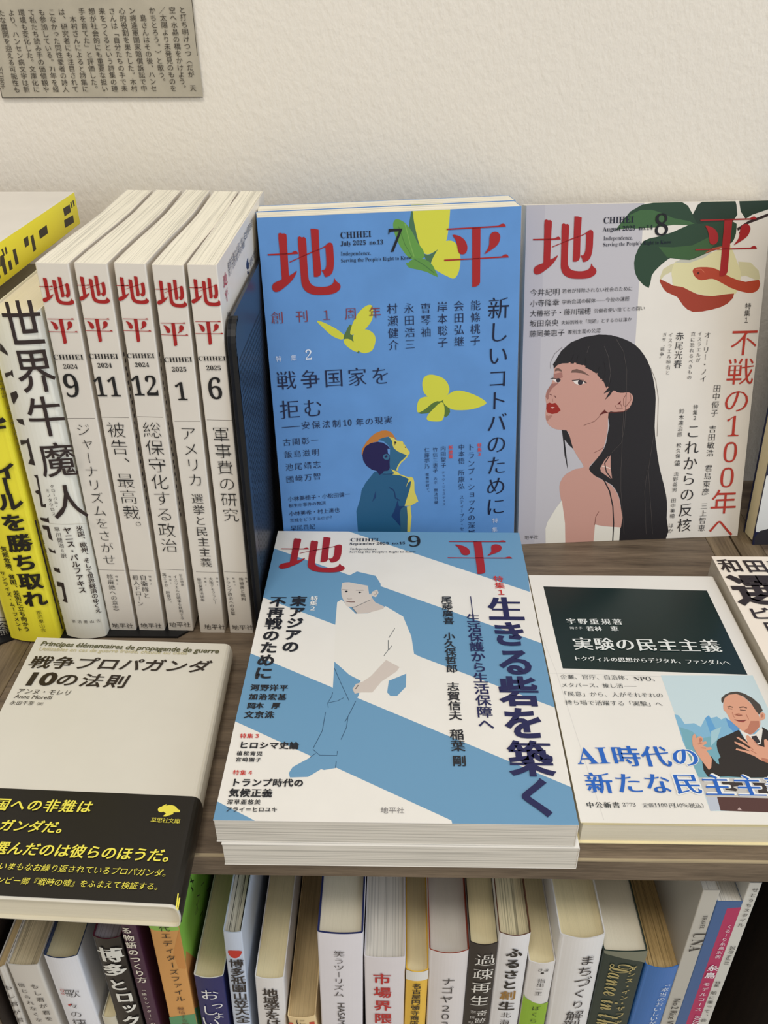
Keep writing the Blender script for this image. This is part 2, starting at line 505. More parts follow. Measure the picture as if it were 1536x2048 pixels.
BT, SD = 14.4, 292.4      # board thickness, shelf depth
def shelf_unit(x0, x1, label):
    r = tag(empty('bookshelf', (x0, -SD, -700)), label, 'bookshelf')
    b = (x0, -SD, -700)
    solid_box('side_panel', (x0, -SD, -700), (x0+16, WALL-0.5, 0), W_Y, r, b, 0.4)
    solid_box('side_panel', (x1-16, -SD, -700), (x1, WALL-0.5, 0), W_Y, r, b, 0.4)
    solid_box('top_board', (x0+16.2, -SD, -BT), (x1-16.2, WALL-0.5, 0), W_X, r, b, 0.4)
    solid_box('edge_band', (x0+16.2, -SD-0.5, -0.9), (x1-16.2, -SD+0.6, 0.05), W_EDGE, r, b)
    solid_box('shelf_board', (x0+16.2, -SD+4, -276), (x1-16.2, WALL-6, -262), W_X, r, b)
    solid_box('back_panel', (x0+16.2, WALL-5, -690), (x1-16.2, WALL-1, -BT), W_X, r, b)
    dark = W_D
    solid_box('shade_sheet', (x0+16.02, -SD+1.5, -261.5), (x0+16.6, WALL-6, -BT-.1), dark, r, b); solid_box('shade_sheet', (x1-16.6, -SD+1.5, -261.5), (x1-16.02, WALL-6, -BT-.1), dark, r, b)  # added dark sheets, painting the shade on the side panels' inner faces
    return r
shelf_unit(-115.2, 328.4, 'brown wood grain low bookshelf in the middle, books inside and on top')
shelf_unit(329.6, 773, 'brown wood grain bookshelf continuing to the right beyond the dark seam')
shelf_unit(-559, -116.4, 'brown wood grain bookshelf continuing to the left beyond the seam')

# ---------------------------------------------------------------- masthead glyphs (traced once from the July cover, then reused)
CHI = [ # strokes of the first masthead character
 ([(132,752),(330,742),(470,735),(540,728),(575,705),(605,695),(635,712),(652,748),(470,764),(132,777)], 0),
 ([(312,402),(380,402),(450,418),(460,600),(470,740),(480,900),(495,1108),(515,1108),(570,1080),(625,1035),(620,1075),(575,1160),(510,1240),(430,1310),(360,1365),(290,1397),(240,1388),(212,1350),(208,1300),(235,1250),(300,1215),(350,1195),(372,1175),(365,1080),(350,880),(325,600)], 0),
 ([(510,880),(600,838),(700,795),(870,715),(1010,665),(1110,610),(1150,570),(1190,555),(1225,568),(1245,610),(1255,750),(1262,850),(1258,960),(1240,1050),(1200,1110),(1140,1140),(1105,1135),(1085,1080),(1050,1025),(1085,1025),(1115,1000),(1130,940),(1130,850),(1122,720),(1115,650),(1100,637),(1012,682),(880,732),(800,769),(660,826),(515,894)], 0),
 ([(862,318),(930,318),(1000,335),(1012,660),(1045,1060),(1030,1110),(985,1140),(920,1142),(905,900),(880,600)], 0),
 ([(645,467),(715,468),(782,488),(800,800),(810,960),(825,1150),(850,1230),(900,1285),(980,1308),(1100,1310),(1190,1290),(1245,1250),(1262,1205),(1270,1160),(1300,1215),(1350,1250),(1375,1300),(1355,1360),(1290,1410),(1200,1438),(1080,1448),(930,1445),(820,1410),(750,1350),(710,1260),(698,1150),(690,1050),(665,750)], 0)]
HEI = [
 ([(268,300),(680,278),(1110,252),(1150,225),(1185,218),(1215,235),(1225,270),(820,292),(270,323)], 0),
 ([(680,285),(815,285),(812,700),(808,1170),(790,1210),(740,1238),(680,1243)], 0),
 ([(362,400),(450,412),(530,455),(580,520),(602,590),(595,660),(565,705),(515,718),(470,695),(450,640),(435,560),(405,470)], 0),
 ([(875,715),(930,630),(955,560),(960,450),(985,380),(1040,350),(1095,360),(1132,410),(1128,480),(1095,555),(1030,615),(950,670)], 0),
 ([(228,800),(680,780),(1160,748),(1200,720),(1235,715),(1262,738),(1272,765),(815,791),(230,823)], 0)]

# ---------------------------------------------------------------- front-facing and flat magazines
def mag_frame_lean(x, y, lean, rot):
    U = V3(math.cos(rot), math.sin(rot), 0); bk = V3(-math.sin(rot), math.cos(rot), 0)
    C = unit(bk*math.sin(lean)+V3(0, 0, math.cos(lean)))
    Bk = unit(bk*math.cos(lean)-V3(0, 0, math.sin(lean)))
    return U, C, Bk
def standing_mag(label, group, x, y, lean, rot, back, t=13.5, cover=None, slump=None):
    U, C, Bk = mag_frame_lean(x, y, lean, rot)
    Ad = unit(Bk+C*math.tan(lean if slump is None else slump))
    O = V3(x, y, 0.1)+U*148+Ad*back
    b = Book('magazine', label, 'magazine', group, O, Ad, -U, C, t, 148, 210, cover, P_MAG, r=0.25, ct=0.3, gap=0.15, fore=0.3)
    b.front = Surf(O-U*148, U, C, -Bk); b.front.clip = (0, 0, 148, 210)
    return b
JUL = dict(x=38.14, y=-88.77, lean=.1931, rot=.1816)
AUG = dict(x=186.77, y=-59.09, lean=.2775, rot=.0799)
jul_blue = paper((92, 142, 200), 0.42, 0.15, 0.03)
aug_paper = paper((226, 219, 208), 0.42, 0.15, 0.01)

sj = None
def masthead(b, A, S, col=RED):
    for which, o, sc in ((CHI, (520, 420), 8.533), (HEI, (860, 420), 8.084)):
        for pts, _ in which:
            uv = [sj.uv((p[0]/sc+o[0], p[1]/sc+o[1])) for p in pts]
            uv = smooth(uv, 2) if len(uv) > 11 else uv
            A.fill_uv(uv, col, lay=26)
# July
b = standing_mag('blue July magazine with yellow butterflies and a boy looking up, standing in front', 'July magazines', back=0, cover=jul_blue, **JUL)
sj = b.front; S = sj; A = Art(b.mb, S)
YEL, OLI, GRN = (206, 205, 66), (84, 112, 62), (96, 148, 66)
A.at((500, 380), 2.743)
A.fill([(893,85),(905,45),(930,300),(960,352),(1000,347),(1060,290),(1110,282),(1010,395),(965,385),(950,340),(880,240),(875,170)], (70,108,78), 2)
A.fill([(905,60),(1084,50),(1085,240),(1060,300),(1000,345),(960,350),(930,300),(905,200),(895,130)], YEL, 3)
A.fill([(1062,287),(1110,280),(1140,310),(1155,380),(1145,450),(1120,485),(1085,475),(1020,440),(993,410),(1010,360)], YEL, 3)
A.fill([(785,200),(790,170),(810,160),(850,180),(890,230),(920,290),(950,330),(955,370),(910,380),(870,370),(830,320),(800,260)], GRN, 3)
A.fill([(855,400),(870,398),(900,375),(960,380),(1000,410),(1015,440),(1030,478),(970,450),(910,435),(870,425)], (92,142,66), 2)
A.line([(850,185),(880,300),(900,365)], .5, (120,165,80)); A.line([(815,200),(850,300),(890,368)], .4, (75,120,55)); A.line([(900,378),(960,415),(1010,455)], .5, (70,115,60))
A.fill([(367,720),(400,725),(470,760),(515,795),(520,808),(500,820),(450,800),(400,755)], YEL, 3)
A.fill([(525,780),(545,740),(560,745),(550,790),(575,805),(600,890),(585,888),(555,835),(512,815)], OLI, 2)
A.fill([(550,790),(560,740),(590,680),(630,640),(660,630),(675,650),(670,710),(630,765),(580,790)], YEL, 3)
A.fill([(565,800),(600,775),(640,765),(680,790),(688,830),(670,880),(630,895),(600,885),(575,850)], YEL, 3)
A.fill([(515,820),(550,820),(590,860),(590,888),(555,875),(520,845)], YEL, 3)
A.at((500, 700), 2.743)
A.fill([(922,345),(990,300),(1000,290),(1060,265),(1085,300),(1098,340),(1070,370),(1040,330),(970,348)], (84,112,52), 2)
A.fill([(945,180),(960,145),(1000,135),(1060,155),(1090,195),(1090,235),(1050,280),(1000,270),(955,235)], YEL, 3)
A.fill([(1058,280),(1100,235),(1150,222),(1230,245),(1290,280),(1288,300),(1220,325),(1140,330),(1095,320)], YEL, 3)
A.fill([(920,342),(918,295),(940,262),(1000,255),(1045,270),(1000,292),(960,325)], YEL, 3)
A.fill([(970,370),(985,345),(1050,285),(1068,330),(1055,385),(1010,392),(975,385)], YEL, 3)
# boy
BT1, BT2, BT3 = (34, 88, 124), (44, 98, 132), (214, 200, 92)
A.at((0, 0), 1)
A.fill([(716,1085),(716,1063),(712.6,1022),(721,996),(723,981),(731,966),(743,951),(749,943.5),(763,942),(780,936),(784,945),(800,949),(817,957),(822,962),(820,979),(813.5,1000),(810,1012),(814,1030),(815,1085)], BT1)
A.at((720, 850), 9.306)
A.fill([(560,440),(540,300),(430,235),(540,220),(600,290),(610,380),(680,470),(790,530),(880,570),(760,690),(690,850),(650,905),(600,900),(500,910),(420,900),(550,700)], BT2)
A.fill([(30,540),(38,450),(110,330),(190,230),(280,155),(400,105),(480,100),(560,120),(610,165),(650,230),(690,275),(600,232),(520,215),(430,235),(350,280),(330,310),(250,320),(150,380),(80,450),(45,560)], (186,118,52), 1)
A.fill([(330,275),(430,235),(540,222),(600,290),(560,420),(520,370),(440,300)], BT2)
A.fill([(60,480),(100,400),(200,335),(330,312),(430,330),(520,390),(560,440),(510,440),(520,530),(550,550),(555,640),(550,700),(555,800),(520,850),(440,860),(420,900),(360,930),(340,900),(320,860),(220,830),(120,760),(60,660),(45,560)], (28,22,74), 1)
A.fill([(430,570),(470,540),(520,545),(545,590),(530,640),(470,645),(430,610)], (52,104,136), 2)
A.fill([(455,585),(490,560),(515,580),(500,610),(480,600),(470,620)], (28,22,74), 1)
A.fill([(540,220),(620,235),(650,265),(690,290),(790,300),(812,340),(835,372),(870,430),(925,500),(925,530),(885,572),(830,545),(700,490),(630,430),(605,370),(600,300)], BT3)
A.fill([(640,310),(655,305),(685,328),(665,335),(648,385)], (30,26,40)); A.fill([(835,400),(855,410),(850,428),(832,420)], (120,70,30)); A.fill([(800,345),(815,352),(808,362)], (120,80,30))
A.line([(885,572),(820,640),(760,690),(710,770),(683,850)], .9, BT3)
A.fill([(580,820),(700,870),(740,915),(900,970),(960,965),(990,990),(1010,1060),(1015,1230),(1085,1420),(945,1500),(830,1505),(860,1400),(930,1180),(955,1040),(900,1065),(870,1130),(850,1170),(880,1080),(905,1010),(870,985),(740,935),(600,920),(640,900)], BT3)
A.fill([(730,1520),(830,1510),(872,1520),(885,1700),(878,2100),(760,2100),(755,1890),(735,1700)], (46,92,118))
A.fill([(872,1515),(940,1500),(950,1620),(960,1700),(935,1975),(932,2100),(878,2100),(885,1700)], BT3)
A.fill([(700,1390),(725,1510),(830,1510),(760,1560),(740,1650),(755,1890),(585,1695),(640,1590)], (18,52,100))
A.fill([(295,1210),(300,1340),(225,1435),(260,1320)], (20,58,104)); A.line([(545,1165),(610,1200),(640,1240),(660,1360),(740,1400)], .7, (18,52,96)); A.line([(420,915),(600,910)], .4, (20,58,96))
masthead(b, A, S)
def june_texts(A, o, sc, month, p):
    """small block beside the masthead"""
    A.at(o, sc)
    c = (20, 24, 44)
    A.text('CHIHEI', p[0][0], p[0][1], 'l', c, 'sb'); A.text(month, p[1][0], p[1][1], 'l', c, 'sb', hx=1.05)
    A.text('Independence,', p[2][0], p[2][1], 'l', c, 's', hx=1.08); A.text("Serving the People's Right to Know", p[3][0], p[3][1], 'l', c, 's', hx=1.08)
june_texts(A, (500, 380), 2.743, 'July 2025  no.13', [((497,265),(665,257)), ((497,305),(730,297)), ((499,360),(663,355)), ((500,397),(888,380))])
A.at((660, 420), 7.68)
A.lay = 31; A.fill([(900,290),(1112,283),(975,640),(930,647),(1060,325),(930,335),(912,350),(905,376),(893,376)], (20, 22, 30))
D = (22, 32, 66)
A.at((0, 0), 1)
t = A.text
t('創刊１周年', (554.7,635.2), (749.7,624.3), 'h', (128,58,72), 'm', k=.53)
for s, x0, y0, x1, y1 in (('村瀬健介',784.4,617,787.3,689.9), ('永田浩三',817.9,616.2,820.1,688), ('曺琴袖',851.4,616.2,851.8,663.6), ('岸本聡子',884.6,613.3,885.3,684.4),
                          ('会田弘継',917.4,611.5,918.2,682.6), ('能條桃子',951,610.4,950.2,680.8)):
    t(s, (x0,y0), (x1,y1), 'v', D, 'm', k=.93)
t('新しいコトバのために', (997.1,615.9), (991.1,1012), 'v', (16,24,52), 'm', k=.98, sh=.02)
t('特集１', (989.9,1040.7), (988.5,1076.7), 'v', (196,208,226), 'm', k=.62)
t('特集', (557.2,717.2), (587.5,715.4), 'h', (206,216,232), 'm', k=.42)
t('2', (611.5,719.5), (624,718.8), 'l', (226,232,240), 's')
t('戦争国家を', (572.9,760.2), (760.7,751), 'h', D, 'm', k=.86)
t('拒む', (579.5,818.5), (625.8,815.9), 'h', D, 'm', k=.9)
A.line([(563.8,854.9),(600.3,852)], .35, D, lay=30)
t('安保法制', (611.2,850.2), (673.2,846.9), 'h', D, 'm', k=.85); t('10', (686.5,851.5), (703.4,850.3), 'l', D, 's'); t('年の現実', (719.5,844), (776.3,839.3), 'h', D, 'm', k=.9)
for s, x0, y0, x1, y1, k in (('古関彰一',573.7,884.4,629.5,880,.88), ('飯島滋明',576.5,908.7,631,904.4,.88), ('池尾靖志',578.7,933.8,633.8,928.8,.88), ('國﨑万智',580.1,958.1,634.3,952.4,.88),
    ('小林美穂子・小松田健一',581.5,997.5,694.7,988.2,1.0), ('桐生市事件の教訓',582.3,1011.1,646.7,1005.4,1.0), ('小林美希・村上達也',583.7,1026.9,674,1019.7,1.0),
    ('茨城をどうするのか？',584.4,1040.5,663.9,1034,1.0), ('早尾貴紀',587.3,1055.6,624.5,1052.7,1.0)):
    t(s, (x0,y0), (x1,y1), 'h', D, 'm', k=k)
for s, x0, y0, x1, y1, c, st in (('特集３',958.8,890.2,958.8,908,(206,72,66),'b'), ('トランプ・ショックの深層',942,894,942.9,1065,D,'m'), ('中本',922.8,894,922.8,907.3,D,'m'), ('悟',922.8,921.4,922.8,921.4,D,'m'),
    ('所康弘',922.8,944.8,922.8,972.2,D,'m'), ('スティーブン・セ',923.3,994.1,924,1057.3,D,'m'), ('新連載',901.4,894.8,901.4,912.8,(206,72,66),'b'), ('内田聖子',886.3,896.4,886.9,930,D,'m'),
    ('テック・ジャスティス',886.6,944.8,888.1,1008.1,D,'m'), ('竹信三恵子',870.2,898.8,870.6,940.9,D,'m'), ('ルポ',871.3,956.6,871.3,964.4,D,'m'), ('無法労働',871.7,980,872.2,1004.2,D,'m'),
    ('仁藤夢乃',853.8,899.5,854.1,932.3,D,'m'), ('歌舞伎町で。',854.5,948.8,855.6,984.7,D,'m')):
    t(s, (x0,y0), (x1,y1), 'v', c, st, k=.95, em=(4.3 if len(s) == 1 else None))
b.done()
# second July copy behind
b2 = standing_mag('blue July magazine hidden behind its twin, only its top edge showing', 'July magazines', back=14.8, cover=jul_blue,
                  x=JUL['x']+1.0, y=JUL['y']+0.0, lean=JUL['lean'], rot=JUL['rot'])
A2 = Art(b2.mb, b2.front)
u0 = sj.uv((829,420))[0]; u1 = sj.uv((894,417))[0]
A2.fill_uv([(u0,200),(u1,200),(u1,210),(u0,210)], YEL)
b2.done()

# August
b = standing_mag('pale August magazine with a long black haired woman in white on its cover, standing', None, back=0, slump=.08, cover=aug_paper, **AUG)
S = b.front; A = Art(b.mb, S)
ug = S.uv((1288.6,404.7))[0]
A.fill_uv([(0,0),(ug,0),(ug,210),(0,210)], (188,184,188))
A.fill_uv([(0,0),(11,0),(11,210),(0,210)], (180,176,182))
A.at((1030, 380), 3.036)
G1, G2 = (40, 66, 46), (62, 98, 58)
A.fill([(610,245),(650,190),(700,130),(770,90),(880,70),(1000,65),(1050,95),(1078,145),(1110,215),(960,212),(850,228),(740,234),(680,232)], G1, 1)
A.fill([(610,245),(650,195),(700,150),(760,122),(830,120),(880,135),(960,170),(1060,190),(1110,215),(960,212),(850,228),(740,234),(680,232)], G2, 1)
A.fill([(1078,150),(1110,90),(1150,62),(1330,40),(1345,90),(1350,150),(1320,195),(1200,215),(1110,215)], (34,54,40), 1)
A.fill([(1358,45),(1640,30),(1620,80),(1560,110),(1440,150),(1400,175),(1370,130)], (34,54,40), 1)
A.fill([(880,530),(900,480),(950,450),(990,440),(980,480),(905,520),(885,548)], (206,198,158), 1)
A.fill([(1355,435),(1430,440),(1480,490),(1487,540),(1440,562),(1460,545),(1400,520),(1370,525)], (206,198,158), 1)
A.fill([(955,540),(950,500),(965,450),(985,430),(1060,440),(1150,400),(1290,340),(1310,340),(1350,440),(1370,500),(1365,560),(1340,630),(1250,645),(1150,640),(1000,600),(960,578)], (218,210,162), 2)
A.fill([(970,440),(1010,420),(1080,420),(1160,385),(1200,375),(1150,410),(1060,442)], (190,188,172))
A.fill([(725,480),(730,400),(780,310),(860,285),(960,255),(1060,210),(1120,205),(1320,190),(1345,230),(1330,300),(1290,335),(1150,390),(1060,425),(960,415),(930,420),(870,470),(830,520),(812,595),(750,545)], G1, 2)
A.fill([(872,345),(960,348),(1080,335),(1200,275),(1215,330),(1150,388),(1060,423),(960,413),(925,410)], (58,92,52), 1)
A.fill([(1150,385),(1200,352),(1290,335),(1230,360)], (176,88,56))
A.fill([(880,540),(960,580),(1020,590),(1100,630),(1200,645),(1330,628),(1290,690),(1200,725),(1080,740),(1020,700),(985,650),(920,620),(890,580)], (158,58,36), 2)
A.fill([(1078,495),(1090,475),(1130,468),(1200,472),(1250,495),(1310,530),(1400,558),(1482,545),(1480,600),(1440,625),(1380,618),(1300,590),(1220,545),(1180,540),(1130,548),(1095,530)], (176,66,40), 2)
A.dot((1113,505), .7, (70,26,20)); A.line([(1095,482),(1130,480),(1150,500)], .4, (206,110,80))
A.line([(1350,240),(1420,195),(1500,165),(1640,110)], 1.6, (52,36,36)); A.line([(1360,262),(1430,235)], .8, (40,60,44))
# woman
A.at((1030, 660), 4.655)
HAIR, SKIN = (32, 29, 32), (196, 148, 134)
A.fill([(435,930),(480,935),(510,990),(545,1110),(500,1070),(462,1020),(468,1080),(480,1180),(493,1310),(462,1170),(445,1000)], HAIR)
A.fill([(365,345),(375,290),(430,200),(520,120),(640,70),(780,45),(900,50),(1020,85),(1120,140),(1200,230),(1260,350),(1295,500),(1310,640),(1300,900),(1315,1080),(1345,1280),(1390,1460),(1415,1600),(1412,1750),(1392,1980),(965,1995),(985,1780),(985,1640),(960,1530),(900,1440),(820,1390),(740,1360),(690,1300),(700,1270),(760,1200),(830,1100),(860,980),(860,770),(600,400)], HAIR, 2)
A.fill([(375,330),(450,305),(600,310),(760,395),(850,520),(905,540),(950,580),(1010,585),(1060,582),(1095,610),(1095,660),(1060,730),(1010,760),(920,762),(870,770),(865,900),(855,980),(820,1110),(760,1200),(705,1255),(690,1300),(740,1355),(820,1400),(900,1450),(955,1530),(983,1640),(985,1840),(745,1815),(730,1995),(468,1998),(465,1800),(440,1640),(415,1500),(420,1420),(470,1345),(560,1295),(640,1275),(590,1190),(540,1100),(510,990),(480,935),(430,930),(370,920),(310,880),(285,820),(285,760),(292,700),(283,620),(300,560),(340,500),(360,430),(365,350)], SKIN, 2)
A.fill([(890,1155),(835,1210),(792,1285),(800,1320),(905,1395),(890,1290)], SKIN)
A.fill([(435,1585),(380,1660),(300,1790),(283,1850),(285,2010),(468,1998),(465,1800),(445,1650)], (226,221,208)); A.fill([(745,1810),(820,1827),(980,1837),(968,1985),(728,1990)], (226,221,208))
A.line([(810,1268),(850,1275),(888,1290)], .7, (226,200,186))
A.fill([(760,1320),(780,1320),(830,1370),(905,1395),(915,1450),(830,1400)], HAIR)
A.line([(745,1330),(830,1400),(880,1500),(910,1640),(918,1800),(908,1985)], .8, HAIR); A.line([(890,1155),(835,1240),(850,1320),(905,1395)], .7, HAIR)
A.fill([(360,410),(400,400),(438,392),(445,440),(400,458),(360,445)], (162,112,102)); A.fill([(340,500),(410,490),(345,545),(318,590),(312,640),(300,650),(285,620),(300,560)], (158,108,98), 1)
A.fill([(310,800),(340,790),(350,800),(300,850),(288,830),(290,790)], (172,122,108))
A.fill([(292,690),(320,675),(345,685),(375,678),(400,705),(425,748),(390,775),(345,782),(300,768),(290,735)], (150,36,26), 1); A.fill([(328,722),(345,716),(370,719),(350,730)], (226,190,180)); 
A.fill([(370,385),(375,362),(400,352),(430,368),(438,388),(400,378)], (112,84,74)); A.fill([(520,397),(532,372),(575,362),(635,382),(698,428),(620,402),(560,396)], (112,84,74))
A.fill([(345,458),(380,450),(425,468),(410,490),(375,484)], (226,214,206)); A.fill([(540,475),(590,466),(640,480),(652,495),(600,512),(560,500)], (226,214,206))
A.dot((402,468), 1.35, (46,40,48)); A.dot((608,488), 1.6, (46,40,48))
A.line([(330,452),(370,452),(425,466)], .45, (40,34,38)); A.line([(530,470),(590,464),(640,478),(668,494)], .5, (40,34,38))
for q in ((345,430,352,452), (358,436,362,450), (600,452,606,466), (622,456,624,472), (640,462,640,478), (655,474,650,488)): A.line([q[:2], q[2:]], .22, (50,42,44))
A.line([(322,598),(340,606)], .5, (110,66,60)); A.line([(360,613),(372,616),(380,630)], .5, (110,66,60)); A.line([(350,640),(352,670)], .3, (170,122,110))
A.fill([(780,795),(835,740),(852,762),(872,768),(832,776)], (96,30,28)); A.fill([(985,658),(980,690),(950,692),(968,675)], (96,30,28))
A.line([(1040,590),(1010,640),(1010,700),(1030,715),(1080,650),(1075,600)], .3, (130,84,74)); A.line([(930,700),(950,730),(1000,732),(985,690)], .3, (130,84,74)); A.line([(640,888),(740,850),(800,790)], .35, (140,96,86)); A.line([(1060,730),(1010,760),(870,770)], .45, (96,40,34))
A.line([(780,1690),(750,1740),(742,1815)], .3, (120,76,68)); A.line([(735,1142),(790,1115),(830,1090)], .25, (130,84,74))
A.fill([(362,360),(358,320),(375,290),(430,195),(520,115),(640,66),(780,42),(900,48),(1000,100),(1000,400),(960,560),(915,560),(885,605),(838,650),(870,590),(895,550),(865,575),(825,592),(870,535),(888,480),(893,390),(885,470),(850,540),(825,480),(808,470),(835,430),(842,370),(825,285),(832,360),(822,420),(800,460),(765,415),(785,340),(770,370),(758,405),(700,368),(655,350),(655,260),(632,328),(570,313),(588,235),(545,313),(515,310),(550,220),(497,308),(440,310),(395,325)], HAIR)
A.fill([(870,330),(900,420),(893,480),(870,540),(830,590),(905,560),(990,575),(980,300)], HAIR)
for q in ([(830,150),(870,250),(890,400),(870,520)], [(940,80),(1010,200),(1040,380),(1035,600),(1020,900),(990,1050),(900,1140)], [(1010,760),(985,1300),(985,1500),(1015,1900)], [(1290,980),(1240,1300),(1280,1900)], [(1230,1300),(1205,1500),(1220,1900)], [(690,150),(670,210)]):
    A.line(q, .25, (74,68,66))
A.line([(1262,350),(1310,470),(1335,640),(1322,990)], .25, (120,112,104)); A.line([(330,360),(330,300),(370,220),(440,160)], .2, (110,104,104))
masthead(b, A, S)
june_texts(A, (1030, 380), 3.036, 'August 2025  no.14', [((537,203),(720,197)), ((532,252),(835,240)), ((537,305),(713,300)), ((535,343),(948,325))])
A.text('8', (847,279), (928,272), 'l', (22,20,24), 's')
K = (44, 42, 44)
for s, x0, y0, x1, y1, k in (('今井紀明',113,622,250,618,.98), ('若者が排除されない社会のために',300,613,700,598,1), ('小寺隆幸',113,688,248,682,.98), ('学術会議の解体——今後の課題',298,680,680,660,1),
    ('大椿裕子・藤川瑞穂',110,750,440,735,1), ('労働者使い捨てとの闘い',492,733,775,717,1), ('坂田奈央',110,810,243,805,1), ('夫婦別姓を「問題」とするのは誰か',293,805,695,785,1), ('藤岡美恵子',108,873,280,865,1), ('差別主義の公認',333,862,505,853,1)):
    A.text(s, (x0,y0), (x1,y1), 'h', K, 'm', k=k)
A.at((0, 0), 1); t = A.text
RR = (186, 58, 44)
t('特集１', (1495.8,612), (1492.1,640), 'v', (70,66,64), 'g', k=.95)
t('不戦の', (1487.6,683.8), (1473.1,800.5), 'v', RR, 'm', k=1.0); t('年へ', (1447,1003), (1441.9,1054), 'v', RR, 'm', k=1.05)
for q, (x, y) in (('1',(1465.2,852)), ('0',(1460.2,904)), ('0',(1453.8,954.5))): t(q, (x,y), (x,y), 'v', RR, 'st', em=15.5, wx=1.12)
for s, x0, y0, x1, y1, st, k in (('オーリー・ノイ',1414.9,669.7,1406.1,757.8,'m',.95), ('イスラエルが',1399.4,667.3,1395.7,720.1,'m',.9), ('真に恐れるべきもの',1386.1,668.1,1378.4,754.5,'m',.9), ('赤尾光春',1359.3,672.1,1355.3,728.1,'m',.98),
    ('イスラエル極右と',1341.2,669.7,1335.2,744.9,'m',.9), ('ガザ〝戦争〟',1328.9,669.2,1322,717.7,'m',.9), ('田中優子',1433.7,776.6,1428.7,825.6,'m',.96), ('吉田敏浩',1424.9,858,1419.6,906.1,'m',.96),
    ('君島東彦',1416.8,936,1411,983.3,'m',.96), ('三上智恵',1408,1011.5,1403,1055.5,'m',.96), ('特集２',1391.1,814,1389.4,835.5,'g',.95), ('これからの反核',1386.4,862.1,1368.1,1049.7,'m',.95),
    ('鈴木達治郎',1363.5,822.3,1359.3,868.7,'m',.96), ('松久保',1357.7,890.3,1355.7,911.9,'m',.96), ('浅野英男',1351.9,947.6,1348.6,979.2,'m',.96), ('田中美穂',1346.9,1000.7,1344.1,1031.5,'m',.96), ('ほか',1341.6,1050.6,1340.8,1061.3,'m',.96)):
    t(s, (x0,y0), (x1,y1), 'v', (40,38,40), st, k=k)
t('肇', (1354.5,926), (1354.5,926), 'v', (40,38,40), 'm', em=4.2)
t('地平社', (1053.6,1074.6), (1071.9,1073.5), 'h', (80,76,78), 'm', k=1)
b.done()

# September stack (flat, spine to the right)
def flat_mag(label, x, yN, rot, z, t, cover, name='magazine', group='September magazines', w=148, d=210, page=None, cat='magazine', **kw):
    U = V3(math.cos(rot), math.sin(rot), 0); Vv = V3(-math.sin(rot), math.cos(rot), 0)
    O = V3(x, yN, z+t)+U*w
    b = Book(name, label, cat, group, O, V3(0, 0, -1), -U, Vv, t, w, d, cover, page or P_GREY, **kw)
    b.front = Surf(O-U*w, U, Vv, V3(0, 0, 1)); b.front.clip = (0, 0, w, d)
    return b
sep = paper((231, 227, 219), 0.42, 0.15, 0.01)
b = flat_mag('blue and white September magazine, lower copy of the stack in front', 35.6, -297.2, .001, 0.1, 13.7, sep, r=.3, ct=.3, gap=.15, fore=.3).done()
b = flat_mag('blue and white September magazine with a crouching man, upper copy of the stack', 33.6, -296.2, -.0023, 14.1, 13.8, sep, r=.3, ct=.3, gap=.15, fore=.3)
S = b.front; A = Art(b.mb, S)
BL = (106, 152, 186)
for q in ([(680,1057),(1045,1060),(1060,1184)], [(540,1094),(1086,1287.5),(1112,1416),(515,1190.8)], [(490,1302),(1150,1577.5),(1165,1650),(905,1650),(903,1641),(460,1438)], [(425,1598),(510,1641.5),(512,1650),(420,1650)]): A.fill(q, BL)
A.at((560, 1110), 4.55)
SH = (229, 225, 216)
A.fill([(503,635),(520,430),(560,405),(600,450),(690,535),(800,530),(945,480),(960,465),(1120,560),(1195,740),(1220,900),(1274,925),(1274,1200),(1160,1260),(1148,1080),(1090,1020),(975,960),(840,1140),(740,1145),(630,1090),(495,970)], SH)
A.fill([(495,970),(630,1090),(735,1145),(690,1220),(722,1260),(700,1310),(700,1330),(480,1230)], BL)
A.fill([(325,1800),(270,1845),(115,1930),(80,1985),(90,2025),(255,2020),(375,1948),(400,1957),(500,1940),(520,1820)], BL)
A.fill([(990,1145),(1148,1080),(1145,1200),(1065,1283),(1005,1283),(975,1250)], BL)
A.fill([(655,480),(690,470),(820,400),(835,385),(865,430),(950,470),(940,490),(800,528),(700,535)], (204,192,182))
A.fill([(565,255),(630,240),(730,255),(800,275),(830,330),(835,385),(820,410),(690,470),(645,475),(605,465),(580,420),(560,370),(557,310)], (212,202,192))
A.fill([(560,250),(535,235),(555,222),(600,190),(640,182),(700,150),(740,160),(870,190),(915,260),(918,300),(900,320),(845,335),(818,362),(810,350),(800,280),(730,268),(630,248)], BL)
A.fill([(838,335),(885,315),(897,345),(872,385),(835,372)], (212,202,192)); A.line([(855,335),(885,330),(875,360),(855,365)], .3, (120,110,108))
A.fill([(965,955),(1000,975),(1088,1022),(1060,1060),(925,1150),(840,1250),(740,1250),(680,1262),(660,1220),(690,1175),(760,1150),(830,1100)], (206,194,184))
LN = (52, 84, 112)
for q in ([(495,1030),(560,1180),(628,1325)], [(480,1250),(470,1290),(435,1345),(440,1390)], [(440,1345),(520,1330),(578,1300)], [(415,1430),(385,1600),(305,1755)], [(300,1770),(360,1822),(518,1825),(522,1785)], [(690,1330),(620,1470),(590,1520)], [(618,1480),(605,1570),(555,1680)], [(512,1880),(505,1940)], [(325,1805),(270,1845)]): A.line(q, .3, LN)
for q in ([(1045,668),(990,755)], [(985,775),(985,865),(945,918)], [(1020,825),(988,868)], [(655,478),(700,530)], [(820,410),(690,470),(660,478)]): A.line(q, .3, (90,96,98))
A.line([(565,315),(620,320)], .3, (110,100,96)); A.line([(690,322),(760,322)], .35, (110,100,96)); A.fill([(590,330),(605,325),(620,335),(600,342)], INK); A.fill([(710,340),(725,334),(742,342),(725,350)], INK)
